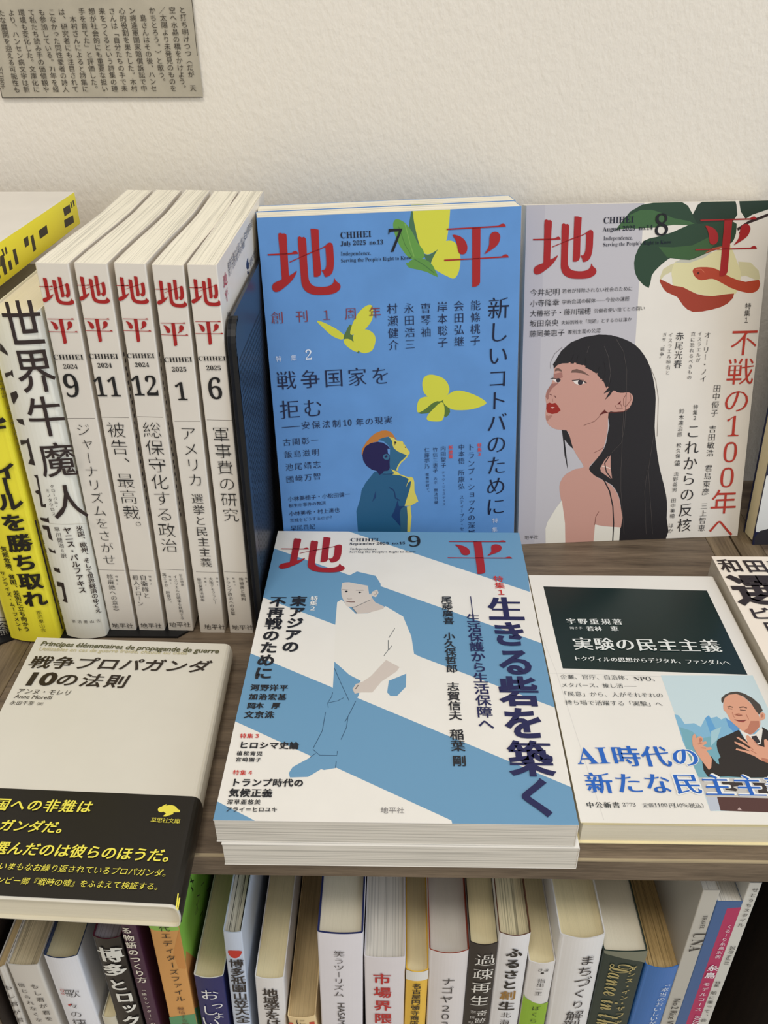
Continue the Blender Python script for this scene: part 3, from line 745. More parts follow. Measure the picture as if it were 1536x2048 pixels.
A.line([(603,423),(640,428),(682,428)], .55, (110,66,58)); A.line([(610,397),(625,402),(655,400)], .25, (130,116,108)); A.line([(688,1220),(712,1185)], .4, (90,80,76))
masthead(b, A, S)
june_texts(A, (420, 1040), 2.0757, 'September 2025  no.15', [((583,90),(700,90)), ((580,105),(810,102)), ((582,125),(695,126)), ((580,138),(855,137))])
A.at((0, 0), 1); t = A.text
t('9', (817.5,1094), (842,1093.5), 'l', INK, 's')
NV = (32, 34, 80); R2 = (200, 50, 42)
t('特集１', (996.5,1158.6), (1002,1185.3), 'v', R2, 'b', k=.95)
for q, x, y in (('生',1010.7,1218.4), ('き',1018.2,1268.3), ('る',1030.7,1324.3), ('砦',1037.6,1382.9), ('を',1046.9,1446.4), ('築',1061,1517.4), ('く',1074.2,1594.6)): t(q, (x,y), (x,y), 'v', NV, 'B', em=19.2, hx=1.06)
A.line([(941,1193.5),(945.2,1228.4)], .5, NV, lay=30)
t('生活保護から生活保障へ', (946.4,1237.1), (972.1,1448.9), 'v', NV, 'b', k=1.0)
KK = (36, 36, 40)
for s, x0, y0, x1, y1 in (('尾藤廣喜',892.9,1199.8,897.4,1242.1), ('小久保哲郎',898.6,1273.2,903.6,1338), ('志賀信夫',906.1,1374.1,910.6,1431.4), ('稲葉',913.6,1470,916,1492.5)): t(s, (x0,y0), (x1,y1), 'v', KK, 'b', k=1)
t('剛', (918.5,1522.4), (918.5,1522.4), 'v', KK, 'b', em=6.3)
t('特集２', (628.6,1197.9), (625.3,1217.7), 'v', (236,234,228), 'b', k=.98)
t('東アジアの', (597.3,1202.8), (581.4,1293.9), 'v', KK, 'B', k=.98); t('不再戦のために', (555.9,1203.8), (527,1346.9), 'v', KK, 'B', k=.98)
for s, x0, y0, x1, y1, c, st, k in (('河野洋平',510.2,1375.9,567.5,1376.7,KK,'B',.93), ('加治宏基',507,1394.1,564.2,1394.8,KK,'B',.93), ('岡本　厚',503,1412.2,552,1412.2,KK,'B',1.05), ('文京洙',498.2,1430.2,539.3,1430.2,KK,'B',.93),
    ('特集３',486.4,1472.6,514.3,1472.6,R2,'b',.92), ('ヒロシマ史論',487.7,1490.8,588.4,1492,KK,'B',.95), ('植松青児',479.3,1507.3,519.1,1508,KK,'b',.9), ('宮﨑園子',477.2,1519.8,516.7,1520.2,KK,'b',.9),
    ('特集４',472.4,1546,500.6,1546,R2,'b',.92), ('トランプ時代の',471.6,1565.6,597.3,1566.6,KK,'B',.95), ('気候正義',468.3,1586.2,534.4,1587,KK,'B',.95), ('深草亜悠美',460.3,1604.8,515.1,1604.8,KK,'b',.92),
    ('アライ＝ヒロユキ',457.9,1619.8,548.9,1620.1,KK,'b',.95), ('地平社',768.8,1621.5,801,1621.5,(120,116,116),'m',1)):
    t(s, (x0,y0), (x1,y1), 'h', c, st, k=k)
# print creeping over the spine edge
sp = Surf(b.O, b.A, b.C, -b.B); 
b.done()

# ---------------------------------------------------------------- back issues of the magazine, spines out
grey_spine = paper((226, 218, 206), 0.42, 0.2, 0.01)
CO2, C3 = ((0, 370), 2.793), ((0, 800), 2.793)
def unproj(p, ax, val):
    d = CA*(p[0]-768)/CF - CB*(p[1]-1024)/CF + CC
    return CO + d*((val-CO[ax])/d[ax])
ISS = [  # x bottom, x top, thickness, warp, label, masthead boxes, texts
 dict(xb=-56.1, xt=-51.6, t=14.7, w=3.0, lab='white magazine spine numbered 9, beside the world bull spine', side=(222,218,214),
   chi=(225,512,405,668), hei=(272,742,435,885), name=((302,973),(468,973)), yr=('2024',(357,1025),(437,1025)), no=('9',(374,1183),(453,1183)), l1=((372,1303),(530,1303)),
   title=('ジャーナリズムをさがせ',(465,165),(612,890),.95), l2=((553,948),(695,952)), sm=[('特集２',(652,985),(656,1025),.62),('核廃絶への意志',(615,985),(648,1160),1)], pub=((645,1258),(725,1258))),
 dict(xb=-39.6, xt=-34.5, t=14.6, w=3.2, lab='white magazine spine numbered 11, second of the five spines', side=(222,218,216),
   chi=(430,505,605,660), hei=(475,742,630,875), name=((500,968),(662,968)), yr=('2024',(548,1018),(628,1018)), no=('11',(540,1179),(678,1180)), l1=((570,1297),(720,1300)),
   title=('被告、最高裁。',(650,165),(750,712),.98), l2=((723,950),(858,955)), sm=[('特集２',(838,985),(843,1025),.62),('自衛隊と',(800,990),(820,1090),.95),('殺人ドローン',(757,990),(785,1135),1)], pub=((805,1258),(885,1258))),
 dict(xb=-22.7, xt=-17.0, t=14.0, w=3.4, lab='white magazine spine numbered 12 with a reddish side cover, middle spine', side=(150,98,108),
   chi=(650,508,825,662), hei=(690,742,845,875), name=((712,965),(865,965)), yr=('2024',(757,1015),(835,1015)), no=('12',(748,1174),(888,1175)), l1=((767,1293),(910,1298)),
   title=('総保守化する政治',(850,165),(945,810),.98), l2=((898,945),(1027,950)), sm=[('緊急特集',(1010,978),(1020,1030),.9),('イスラエルの戦争を批判する',(978,985),(1018,1215),1),('特集２',(950,985),(955,1020),.62),('再エネか、原発か。',(918,975),(950,1130),1)], pub=((965,1252),(1045,1252))),
 dict(xb=-4.6, xt=-0.4, t=13.9, w=3.0, lab='white magazine spine numbered 1, fourth of the five spines', side=(226,226,226),
   chi=(868,527,1040,682), hei=(900,765,1052,898), name=((920,988),(1075,985)), yr=('2025',(963,1040),(1043,1040)), no=('1',(990,1200),(1050,1200)), l1=((975,1320),(1118,1320)),
   title=('アメリカ',(1052,185),(1092,445),.95), l2=((1095,960),(1225,963)), sm=[('選挙と民主主義',(1103,550),(1152,905),.98),('特集１',(1213,995),(1217,1030),.62),('大阪デモクラシー',(1178,998),(1203,1130),1),('特集２',(1147,995),(1150,1030),.62),(['秘','密','保','護','法','10','年'],(1113,1000),(1133,1115),1)], pub=((1160,1265),(1240,1265))),
 dict(xb=12.4, xt=15.1, t=13.2, w=0.0, lab='white magazine spine numbered 6 with its glossy white side cover showing', side=(232,234,238),
   chi=(1060,518,1232,675), hei=(1092,757,1248,890), name=((1110,980),(1262,980)), yr=('2025',(1155,1033),(1235,1033)), no=('6',(1172,1194),(1246,1194)), l1=((1155,1312),(1298,1315)),
   title=('軍事費の研究',(1235,190),(1290,640),.95), l2=((1253,960),(1380,963)), sm=[('特集２',(1375,995),(1383,1030),.62),('性被害と裁判',(1348,1000),(1360,1110),1),('特集３',(1305,995),(1312,1030),.62),('トランプ政治への反撃',(1272,995),(1302,1190),1)], pub=((1315,1268),(1395,1268)))]
def box_glyph(A, strokes, box, col):
    o, sc = ((520, 420), 8.533) if strokes is CHI else ((860, 420), 8.084)
    allp = [[sj.uv((p[0]/sc+o[0], p[1]/sc+o[1])) for p in pts] for pts, _ in strokes]
    us = [u for q in allp for u, v in q]; vs = [v for q in allp for u, v in q]
    x0, y0, x1, y1 = box
    ym = (y0+y1)/2
    ul, ur = A.S.uv(A.px((x0, ym)))[0], A.S.uv(A.px((x1, ym)))[0]
    vt, vb = A.S.uv(A.px(((x0+x1)/2, y0)))[1], A.S.uv(A.px(((x0+x1)/2, y1)))[1]
    for q in allp:
        uv = [(ul+(u-min(us))/(max(us)-min(us))*(ur-ul), vb+(v-min(vs))/(max(vs)-min(vs))*(vt-vb)) for u, v in q]
        A.fill_uv(smooth(uv, 2) if len(uv) > 11 else uv, col, lay=26)
for k, q in enumerate(ISS):
    Cv = unit(V3(q['xt']-q['xb'], 0, 210)); Av = V3(Cv[2], 0, -Cv[0])
    z0 = 1.6 if k < 3 else 0.1
    b = Book('magazine', q['lab'], 'magazine', 'back issues lined up', V3(q['xb'], -149, z0), Av, V3(0, 1, 0), Cv, q['t'], 148, 210.2-z0*.5, grey_spine, P_MAG, r=.6, ct=.3, gap=.15, fore=.3, warp=q['w'])
    A = Art(b.mb, b.spine)
    A.at(*CO2)
    box_glyph(A, CHI, q['chi'], (166, 32, 30)); box_glyph(A, HEI, q['hei'], (166, 32, 30))
    DK = (30, 28, 28)
    A.text('CHIHEI', q['name'][0], q['name'][1], 'l', DK, 'sb', hx=.9); A.text(q['yr'][0], q['yr'][1], q['yr'][2], 'l', DK, 'sb')
    A.text(q['no'][0], q['no'][1], q['no'][2], 'l', DK, 'sd', hx=1.12 if len(q['no'][0]) == 1 else 1.2)
    A.line(q['l1'], .25, (120, 112, 104))
    A.at(*C3)
    T_ = q['title']; A.text(T_[0], T_[1], T_[2], 'v', DK, 'ml', k=T_[3])
    A.line(q['l2'], .25, (120, 112, 104))
    for s_, a_, b_, k_ in q['sm']: A.text(s_, a_, b_, 'v', (56, 52, 50), 'm', k=k_)
    A.text('地平社', q['pub'][0], q['pub'][1], 'h', (70, 64, 60), 'm', k=1)
    # right side cover colour
    side = Surf(b.O+b.A*b.t, V3(0, 1, 0), b.C, b.A); side.clip = (.7, 0, 147.5, 210)
    if k == 2:
        AS = Art(b.mb, side)
        AS.fill_uv([(7,45),(148,45),(148,120),(7,120)], (120, 62, 76))
    if k in (1, 2):
        AS = Art(b.mb, side, lay=4)
        for j in range(26): AS.fill_uv([(3+j % 2, 165-j*3.6), (4.6+j % 2, 165-j*3.6), (4.6+j % 2, 167-j*3.6), (3+j % 2, 167-j*3.6)], (70, 64, 70))
    if k == 4:
        AS = Art(b.mb, side, (420, 380), 6.4)
        box_glyph(AS, CHI, (160, 1055, 215, 1245), (176, 60, 70)); box_glyph(AS, HEI, (185, 1265, 230, 1440), (176, 60, 70))
        AS.text('差別主義の公認に抗い安全保障を問う', (232,975), (545,400), 'h', (60,64,76), 'g', k=.95)
        AS.text('新しい社会を開くための構想', (240,1065), (430,690), 'h', (60,64,76), 'g', k=.9)
        AS.text('発売の地平', (512,940), (575,790), 'h', (50,58,84), 'g', k=1)
        AS.fill([(462,950),(475,880),(488,865),(490,920),(500,935),(498,1000),(485,1020),(497,1060),(490,1085),(476,1075),(475,1040),(485,1030),(465,1000)], (24, 36, 66), 1)
        for j in range(3): AS.text('軍事費の研究'[j*2:j*2+2], (222+14*j,1590), (226+14*j,1680), 'v', (70,70,80), 'g', k=.8)
    b.done()

# ---------------------------------------------------------------- black bookends
black = metal('black_lacquered_steel', (30, 36, 50), 0.32); blackd = metal('black_steel_dark', (10, 11, 14), 0.5)
def plate(mb, outline, axis, lo, hi, mat):
    def P(a, b, c): return V3(c, a, b) if axis == 'x' else V3(a, b, c)
    n = len(outline); base = [P(a, b, lo) for a, b in outline]; top = [P(a, b, hi) for a, b in outline]
    mb.poly(base, mat); mb.poly(top[::-1], mat)
    for i in range(n): mb.poly([base[i], top[i], top[(i+1) % n], base[(i+1) % n]], mat)
r = tag(empty('bookend', (31, -100, 0)), 'tall black metal bookend with perforated side, right of the spine numbered 6', 'bookend')
mb = MB(); o_ = [(-156, .2), (-150.2, 168)]
for j in range(7):
    th = math.pi/2*j/6; o_.append((-138.4-12*math.cos(th), 171.5+12*math.sin(th)))
o_ += [(-20, 183.5), (-12, 176), (-12, .2)]
plate(mb, o_, 'x', 29.6, 31.0, black); mb.build('upright_panel', r, (31, -100, 0))
mb = MB()
edge = [(a, b) for a, b in o_[:9]]
for i in range(len(edge)-1):
    (a0, b0), (a1, b1) = edge[i], edge[i+1]
    n_ = unit(np.array([b1-b0, -(a1-a0)]))*-1.6
    mb.fan([V3(x, a, c) for (a, c) in ((a0, b0), (a1, b1), (a1-n_[0], b1-n_[1]), (a0-n_[0], b0-n_[1])) for x in (29.2, 33.2)], [(0,2,3,1),(4,5,7,6),(0,1,5,4),(2,6,7,3),(0,4,6,2),(1,3,7,5)], blackd)
mb.build('rolled_edge', r, (31, -100, 0))
mb = MB()
for i in range(34):
    for j in range(48):
        y = -135.5+3.0*i+(1.5 if j % 2 else 0); z = 14+3.1*j
        if z > 160-0.0*i or y > -38: continue
        mb.fan([V3(31.06, y+.95*math.cos(t*math.tau/6), z+.95*math.sin(t*math.tau/6)) for t in range(6)], [(0,1,2,3,4,5)], blackd)
tag(mb.build('perforation', r, (31, -100, 0)), kind='stuff')
mb = MB(); plate(mb, [(31.1, -153), (35.5, -150), (35.5, -20), (31.1, -12)], 'z', 0.05, 1.2, blackd); mb.build('foot_plate', r, (31, -100, 0))
r = tag(empty('bookend', (-80, -150, 0)), 'flat black bookend foot lying under the leftmost standing spines', 'bookend')
mb = MB(); plate(mb, [(-170, -165), (-118, -163), (-108, -156), (-60, -154.2), (-16.5, -154.2), (-11.5, -149), (-11.5, -30), (-170, -30)], 'z', 0.05, 1.4, blackd); mb.build('foot_plate', r, (-80, -150, 0))

# ---------------------------------------------------------------- thick books left of the back issues
def std_book(name, label, group, xL, xR, y, z0, H, d, cover, page, sag=1.6, r=1.2, dx=0.0, **kw):
    Cv = unit(V3(dx, 0, H)); Av = V3(Cv[2], 0, -Cv[0])
    return Book(name, label, 'book', group, V3(xL, y, z0), Av, V3(0, 1, 0), Cv, xR-xL, d, H, cover, page, r=r, sag=sag, ct=kw.pop('ct', .5), gap=kw.pop('gap', 1.0), fore=kw.pop('fore', 3), **kw)
BR = (52, 40, 38)
b = std_book('book', 'thick white book with huge dark brown title characters down its spine', None, -79.8, -56.9, -154.4, 1.6, 189, 128, paper((232, 229, 216), .4, .2, .01), P_PLAIN, dx=3.0, sag=2.2, r=1.5)
A = Art(b.mb, b.spine, (0, 560), 5.12)
FR = (52, 42, 38)
for q in ([(0,645),(30,680),(75,742),(82,775),(0,722)], [(45,955),(105,940),(125,915),(140,1000),(110,970),(60,1000)], [(105,1160),(165,1135),(188,1190),(140,1275),(120,1230)], [(165,1425),(235,1425),(250,1490),(195,1465)], [(205,1640),(270,1640),(290,1615),(360,1900),(290,1880),(310,1830),(275,1670),(215,1690)],
          [(345,2000),(385,1995),(440,2300),(470,2290),(470,2330),(420,2320),(400,2200),(365,2180),(360,2160),(395,2150),(372,2030)]): A.fill(q, FR)
A.at((0, 900), 5.12)
for q in ([(410,690),(480,700),(495,685),(505,745),(420,720)], [(430,770),(500,780),(540,930),(500,905),(480,815),(445,810)], [(495,1000),(545,1035),(560,1020),(570,1060),(510,1040)], [(545,1200),(595,1215),(605,1205),(618,1260),(560,1240)], [(580,1345),(650,1360),(692,1565),(640,1545),(655,1520),(630,1400),(590,1395)]): A.fill(q, FR)
A.at((0, 0), 1)
for ch, x, y, hh in (('世',46,648,1.1), ('界',70.5,741.5,1.08), ('牛',92.5,833,1.05), ('魔',116,919,.95), ('人',137,1003,1.0)): A.text(ch, (x,y), (x,y), 'v', BR, 'h', em=19.5, hx=hh*1.1, wx=.92)
A.text('グローバル・', (104.5,972.3), (114.3,1012.3), 'v', BR, 'g', k=.9); A.text('ミノタウロス', (95.7,981), (107.4,1027), 'v', BR, 'g', k=.85)
A.line([(97,1046),(173,1047)], .25, (190,184,170))
A.text('米国、欧州、そして世界経済のゆくえ', (160.2,1056.3), (196.9,1220.3), 'v', BR, 'b', k=1.0); A.text('ヤニス・バルファキス', (134.8,1060.2), (165,1179.3), 'v', BR, 'b', k=1.02)
A.text('早川健治＝訳', (114.3,1058.2), (127.9,1110.9), 'v', BR, 'g', k=.95); A.text('那須里山舎', (147.5,1241.8), (197.3,1240.8), 'h', (70,60,56), 'm', k=.72)
b.done()
yel = paper((236, 222, 56), .4, .2, .015)
b = std_book('book', 'bright yellow thick book with heavy black title and a black line along its spine', None, -111.2, -82.6, -157.0, 1.6, 176, 128, yel, P_PLAIN, dx=3.5, sag=2.4, r=2.5)
A = Art(b.mb, b.spine)
for ch, x, y in (('デ',-12,858), ('ィ',8.5,942), ('ー',13,972), ('ル',20,1003), ('を',27.3,1044.5), ('勝',39,1085.5), ('ち',49.5,1124.6), ('取',60.5,1161.7), ('れ',69.5,1197)): A.text(ch, (x,y), (x,y), 'v', (34,30,24), 'B', em=12.2, hx=.93)
A.text('気候危機、貧困、差別に立ち向かう', (7.8,1097.3), (53.7,1257.4), 'v', (44,40,26), 'b', k=1.0); A.text('サンライズ・ムーブメント', (5.4,1146.1), (39.6,1257.4), 'v', (44,40,26), 'b', k=.9)
A.text('那須里山舎', (78.1,1224.2), (86.9,1259.4), 'v', (60,54,30), 'm', k=.95); A.text('ヒル・ダリア・エイミー', (16.6,814), (44,917.4), 'v', (60,54,30), 'm', k=.8); A.text('青木嵩', (3,765), (9,790), 'v', (60,54,30), 'm', k=.9)
A.line([(70.5,1040),(97,1150),(125,1258)], .9, (34,30,24)); A.line([(0,1020),(40,1013)], .2, (206,190,60))
A.text('気候危機を生きる世代の声', (78.5,1046), (126,1236), 'v', (50,44,26), 'g', k=.5, wx=.4)
b.done()
b = std_book('book', 'white book at the left edge of the photo with black characters low on its spine', None, -140, -113.6, -154.5, 1.6, 186, 128, paper((228, 224, 214), .42, .15, .01), P_PLAIN, dx=0.4, sag=2, r=2)
A = Art(b.mb, b.spine)
for ch, y in (('ニ',1238), ('会',1252), ('冊',1266)): A.text(ch, (4.5+(y-1238)*.15,y), (4.5,y), 'v', INK, 'b', em=5.2, wx=1.2)
b.done()
# books lying on top of them
def lying(label, xr, yf, z0, t, d, H, cover, page, zt=None, rot=0.0, sag=0.0):
    # spine faces +x ; text runs along y
    Cv = V3(math.sin(rot), math.cos(rot), 0); B = V3(-math.cos(rot), math.sin(rot), 0)
    return Book('book', label, 'book', 'yellow spined books lying on the left', V3(xr, yf, z0), V3(0, 0, 1), B, Cv, t, d, H, cover, page, r=.5, sag=sag, ct=.5, gap=.8, fore=2)
white_gl = paper((222, 216, 206), .45, .1, .015)
b = lying('yellow spined book with blocky black letters lying flat above the thick books', -84.0, -184.5, 190.8, 18.5, 44.5, 185.5, white_gl, P_PLAIN)
S = Surf(b.O, V3(0, 1, 0), V3(0, 0, 1), V3(1, 0, 0)); S.clip = (0, 0, 185.5, 18.5)
A = Art(b.mb, S, (0, 370), 8.906)
A.fill_uv([(0,.35),(185.5,.35),(185.5,18.2),(0,18.2)], (252, 238, 60))
BK = (48, 42, 34)
for q in ([(1122,420),(1240,345),(1265,480),(1150,560)], [(1140,630),(1300,535),(1320,665),(1160,765)], [(1248,310),(1270,290),(1295,400),(1275,415)], [(1290,285),(1310,265),(1333,370),(1312,390)],
          [(685,815),(830,710),(855,860),(712,965)], [(415,965),(495,905),(520,1065),(450,1115)], [(540,915),(590,880),(645,1145),(595,1195)], [(222,1160),(275,1130),(335,1395),(282,1435)], [(140,1365),(190,1330),(228,1490),(172,1530)],
          [(78,1115),(105,1095),(135,1215),(105,1240)], [(20,1150),(48,1130),(85,1255),(62,1270)], [(0,1270),(60,1235),(130,1575),(80,1610),(30,1440),(0,1460)], [(0,1590),(15,1630),(10,1660),(0,1670)]): A.fill(q, BK)
b.done()
b = lying('white topped book with a thin yellow and grey edge lying at the far left', -130.6, -110, 190.8, 19.3, 60, 112, white_gl, P_PLAIN)
S = Surf(b.O, V3(0, 1, 0), V3(0, 0, 1), V3(1, 0, 0)); S.clip = (0, 0, 112, 19.3)
A = Art(b.mb, S); A.fill_uv([(0,.4),(112,.4),(112,18.8),(0,18.8)], (226, 212, 70))
S = Surf(b.O+V3(-60, 0, 19.3), V3(1, 0, 0), V3(0, 1, 0), V3(0, 0, 1)); S.clip = (0, 0, 60, 112)
A = Art(b.mb, S); A.fill_uv([(56.5,0),(60,0),(60,112),(56.5,112)], (120, 116, 104))
b.done()

# ---------------------------------------------------------------- newspaper clipping on the wall
mb = MB()
news = paper((178, 169, 150), .8, 0, .06)
c0 = unproj((407, 194), 1, WALL-.6); c1 = unproj((5.5, 197), 1, WALL-.6)
w_ = c0[0]-c1[0]; NS = Surf(V3(c1[0], WALL-1.6, c0[2]-.2), V3(1, 0, .004), V3(-.004, 0, 1), V3(0, -1, 0)); NS.clip = (0, 0, w_, 95)
NXs, NZs = 18, 8
def wav(u, v): return .9*math.sin(u*.11+.6)*math.exp(-v/14)+.15*math.sin(u*.3)
g = [[NS.pt(w_*i/NXs, 95*j/NZs, .0+wav(w_*i/NXs, 95*j/NZs)*.0) for i in range(NXs+1)] for j in range(NZs+1)]
for j in range(NZs):
    for i in range(NXs):
        q = [g[j][i], g[j][i+1], g[j+1][i+1], g[j+1][i]]
        mb.poly(q, news); mb.poly([p+V3(0, .25, 0) for p in q[::-1]], news)
for i in range(NXs):
    for j in (0, NZs): mb.poly([g[j][i], g[j][i+1], g[j][i+1]+V3(0, .25, 0), g[j][i]+V3(0, .25, 0)], news)
for j in range(NZs):
    for i in (0, NXs): mb.poly([g[j][i], g[j+1][i], g[j+1][i]+V3(0, .25, 0), g[j][i]+V3(0, .25, 0)], news)
A = Art(mb, NS, (0, 0), 3.413)
A.lay = 3
NC = (62, 54, 44)
for i, s_ in enumerate(['と打ち明けつつ〈だが　天', '空へ水晶の橋をかけよう。', '／太陽より未発見のものを', 'かちとろう。〉と歌う。　', '　島さんはその後、ハンセ', 'ン病違憲国家賠償訴訟で中', '心的役割を果たした。木村', 'さんは「自分たちの手で未',
        '来をつくるという詩集の理', '想が社会的にも重要な担い', '手を育てた」と評価した。', '　木村さんによると詩集に', 'は、研究者にも注目されて', 'こなかった同性愛者の詩人', ['も','参','加','し','て','い','る','。','71','年','を','経'], 'て私たち読み手の価値観や',
        '環境も変化した。文庫化に', 'より、ハンセン病文学は新', 'たな展開を迎える可能性も', '。　　　　　（川口安子）']):
    if i == 19: s_ = '川口安子'; A.text(s_, (2,470), (20,590), 'v', NC, 'g', k=1); continue
    A.text(s_, (1245-68.6*i,68+1.1*i), (1318-66.8*i,600+.6*i), 'v', NC, 'g', k=1.0, wx=1.1)
A.line([(15,668),(600,664),(1385,664)], .35, (50,46,42)); A.line([(1303,-60),(1347,380)], .3, (50,46,42)); A.line([(2,600),(16,668)], .35, (50,46,42))
o = mb.build('newspaper_clipping', None, (c1[0], WALL-1, c0[2]))
tag(o, 'greyish newspaper clipping with vertical Japanese text pasted on the white wall', 'clipping')

# ---------------------------------------------------------------- pocket book with black wrap, lying at lower left
b = Book('book', 'white pocket book with black and yellow paper band lying at lower left', 'book', None, V3(23.4, -325.3, 13.6), V3(0, 0, -1), V3(-1, .038, 0), V3(-.033, 1, 0), 13.4, 106.5, 151.5,
         paper((218, 213, 200), .4, .2, .008), P_PLAIN, r=3.2, sag=.4, ct=.45, gap=1.6, fore=2, inner=paper((214, 206, 184), .6), endp=2.2)
S = Surf(b.O+b.B*106.5, -b.B, b.C, V3(0, 0, 1)); S.clip = (0, 0, 103.6, 151.5); S2 = Surf(S.O, S.U, S.V, S.N)
b.front = S
A = Art(b.mb, S, (0, 1250), 3.2)
A.text('Principes élémentaires de propagande de guerre', (258,133), (1398,184), 'l', (92,90,58), 'b', sh=.18); A.text('Utilisables en cas de guerre froide, chaude ou tiède', (245,166), (1195,192), 'l', (196,186,140), 'g', sh=.18)
OK = (48, 38, 28)
A.text('戦争プロパガンダ', (265,240), (1278,268), 'h', OK, 'b', k=.98, sh=.2, hx=.84)
A.text('10', (165,386), (340,388), 'l', OK, 'B', sh=.15, hx=.78); A.text('の法則', (435,352), (752,362), 'h', OK, 'b', k=.92, sh=.2, hx=.84)
A.text('アンヌ・モレリ', (135,425), (435,436), 'h', OK, 'g', k=1.0, sh=.18); A.text('Anne Morelli', (88,470), (325,479), 'l', OK, 'g', sh=.18); A.text('永田千奈', (85,500), (200,503), 'h', OK, 'g', k=.95, sh=.15); A.text('［訳］', (235,506), (280,508), 'h', OK, 'g', k=1.1, sh=.15)
b.done()
# paper band as its own part
mb = MB(); bd = paper((26, 22, 16), .4, .12, .01)
v1 = S.uv((200/3.2, 1055/3.2+1250))[1]
H0, H1 = 1.2, v1
prof = profile(13.4, 106.5, 3.2, .4)
prof = [(a, bb) for a, bb in prof]
def off(P, dd):
    out = []
    for i, p in enumerate(P):
        q0, q1 = np.array(P[max(i-1, 0)]), np.array(P[min(i+1, len(P)-1)]); tt = unit(q1-q0); out.append((p[0]+tt[1]*dd*1.0, p[1]-tt[0]*dd*1.0))
    return out
po, pi_ = off(prof, .32), off(prof, .14)
po2 = po if po[0][0] < 0 else off(prof, -.32); pi2 = pi_ if po[0][0] < 0 else off(prof, -.14)
for i in range(len(prof)-1):
    (a0, b0), (a1, b1) = po2[i], po2[i+1]; (e0, f0), (e1, f1) = pi2[i], pi2[i+1]
    mb.poly([b.W(a0, b0, H0), b.W(a1, b1, H0), b.W(a1, b1, H1), b.W(a0, b0, H1)], bd)
    mb.poly([b.W(a0, b0, H1), b.W(a1, b1, H1), b.W(e1, f1, H1), b.W(e0, f0, H1)], bd)
    mb.poly([b.W(a0, b0, H0), b.W(e0, f0, H0), b.W(e1, f1, H0), b.W(a1, b1, H0)], bd)
SB = Surf(S.O+V3(0, 0, .34), S.U, S.V, S.N); A = Art(mb, SB, (0, 1250), 3.2)
YL = (238, 226, 84)
A.text('国への非難は', (15,1150), (545,1166), 'h', YL, 'b', k=.92, sh=.15); A.text('ガンダだ。', (45,1284), (418,1300), 'h', YL, 'b', k=1, sh=.15)
A.text('選んだのは彼らのほうだ。', (8,1428), (1100,1480), 'h', YL, 'b', k=1, sh=.15)
A.text('いまもなお繰り返されているプロパガンダ。', (22,1545), (1072,1592), 'h', YL, 'g', k=1, sh=.15); A.text('ンビー卿『戦時の嘘』をふまえて検証する。', (5,1635), (1020,1678), 'h', YL, 'g', k=1, sh=.12)
A.dot((1086,1179), 3.2, YL, 2.2); A.dot((1034,1180), 1.6, YL, 1.5)
A.fill([(1028,1172),(1040,1158),(1064,1146),(1066,1152),(1050,1166),(1042,1176)], YL); A.fill([(1022,1190),(1050,1168),(1110,1162),(1152,1186),(1150,1198),(1100,1200),(1060,1198),(1045,1192)], YL); A.fill([(1050,1195),(1100,1198),(1112,1208),(1096,1214),(1060,1226),(1042,1224),(1062,1206)], YL)
for dx_ in (0, 9): A.line([(1141+dx_,1722+3*dx_),(1128+dx_,1822+1*dx_)], .5, YL, lay=30)
A.text('草思社文庫', (985,1250), (1135,1258), 'h', YL, 'm', k=1.05)
mb.build('paper_band', b.root, b.base)

# ---------------------------------------------------------------- green and white pocket book on the right of the stack
b = Book('book', 'white book with dark green title panel and a suited man on its band', 'book', None, V3(296.0, -284.8, 14.2), V3(0, 0, -1), V3(-1, .0, 0), V3(0, 1, 0), 14.0, 110.0, 173.5,
         paper((230, 226, 218), .3, .4, .006), P_PLAIN, r=2.0, sag=.3, ct=.4, gap=1.2, fore=1.5, inner=paper((236, 222, 176), .6), endp=2.4)
S = Surf(b.O+b.B*110.0, -b.B, b.C, V3(0, 0, 1)); S.clip = (0, 0, 108, 173.5)
A = Art(b.mb, S, (1030, 1080), 3.036)
TEAL = (10, 36, 36)
A.fill([(172,282),(1165,307),(1412,818),(290,780)], TEAL, mat=ink(TEAL, .22, .2))
A.line([(60,330),(250,800),(540,1700)], .3, (214,210,204))
WH = (226, 228, 224)
A.text('宇野重規著', (340,497), (620,500), 'h', WH, 'M', k=.85); A.text('聞き手', (345,537), (397,537), 'h', WH, 'm', k=1); A.text('若林　恵', (455,541), (603,541), 'h', WH, 'M', k=.95)
A.text('実験の民主主義', (410,632), (1185,645), 'h', WH, 'M', k=.95); A.text('トクヴィルの思想からデジタル、ファンダムへ', (375,722), (1282,747), 'h', WH, 'M', k=1)
A.line([(150,808),(700,822),(1425,850)], .2, (200,198,192))
DG = (58, 62, 62)
A.text('企業、官庁、自治体、', (295,833), (690,838), 'h', DG, 'm', k=1); A.text('NPO、', (725,857), (850,858), 'l', DG, 's'); A.text('メタバース、推し活', (300,883), (635,887), 'h', DG, 'm', k=1); A.line([(662,888),(738,889)], .3, DG)
A.text('「民意」から、人がそれぞれの', (295,935), (877,945), 'h', DG, 'm', k=1); A.text('持ち場で活躍する「実験」へ', (325,988), (872,998), 'h', DG, 'm', k=1)
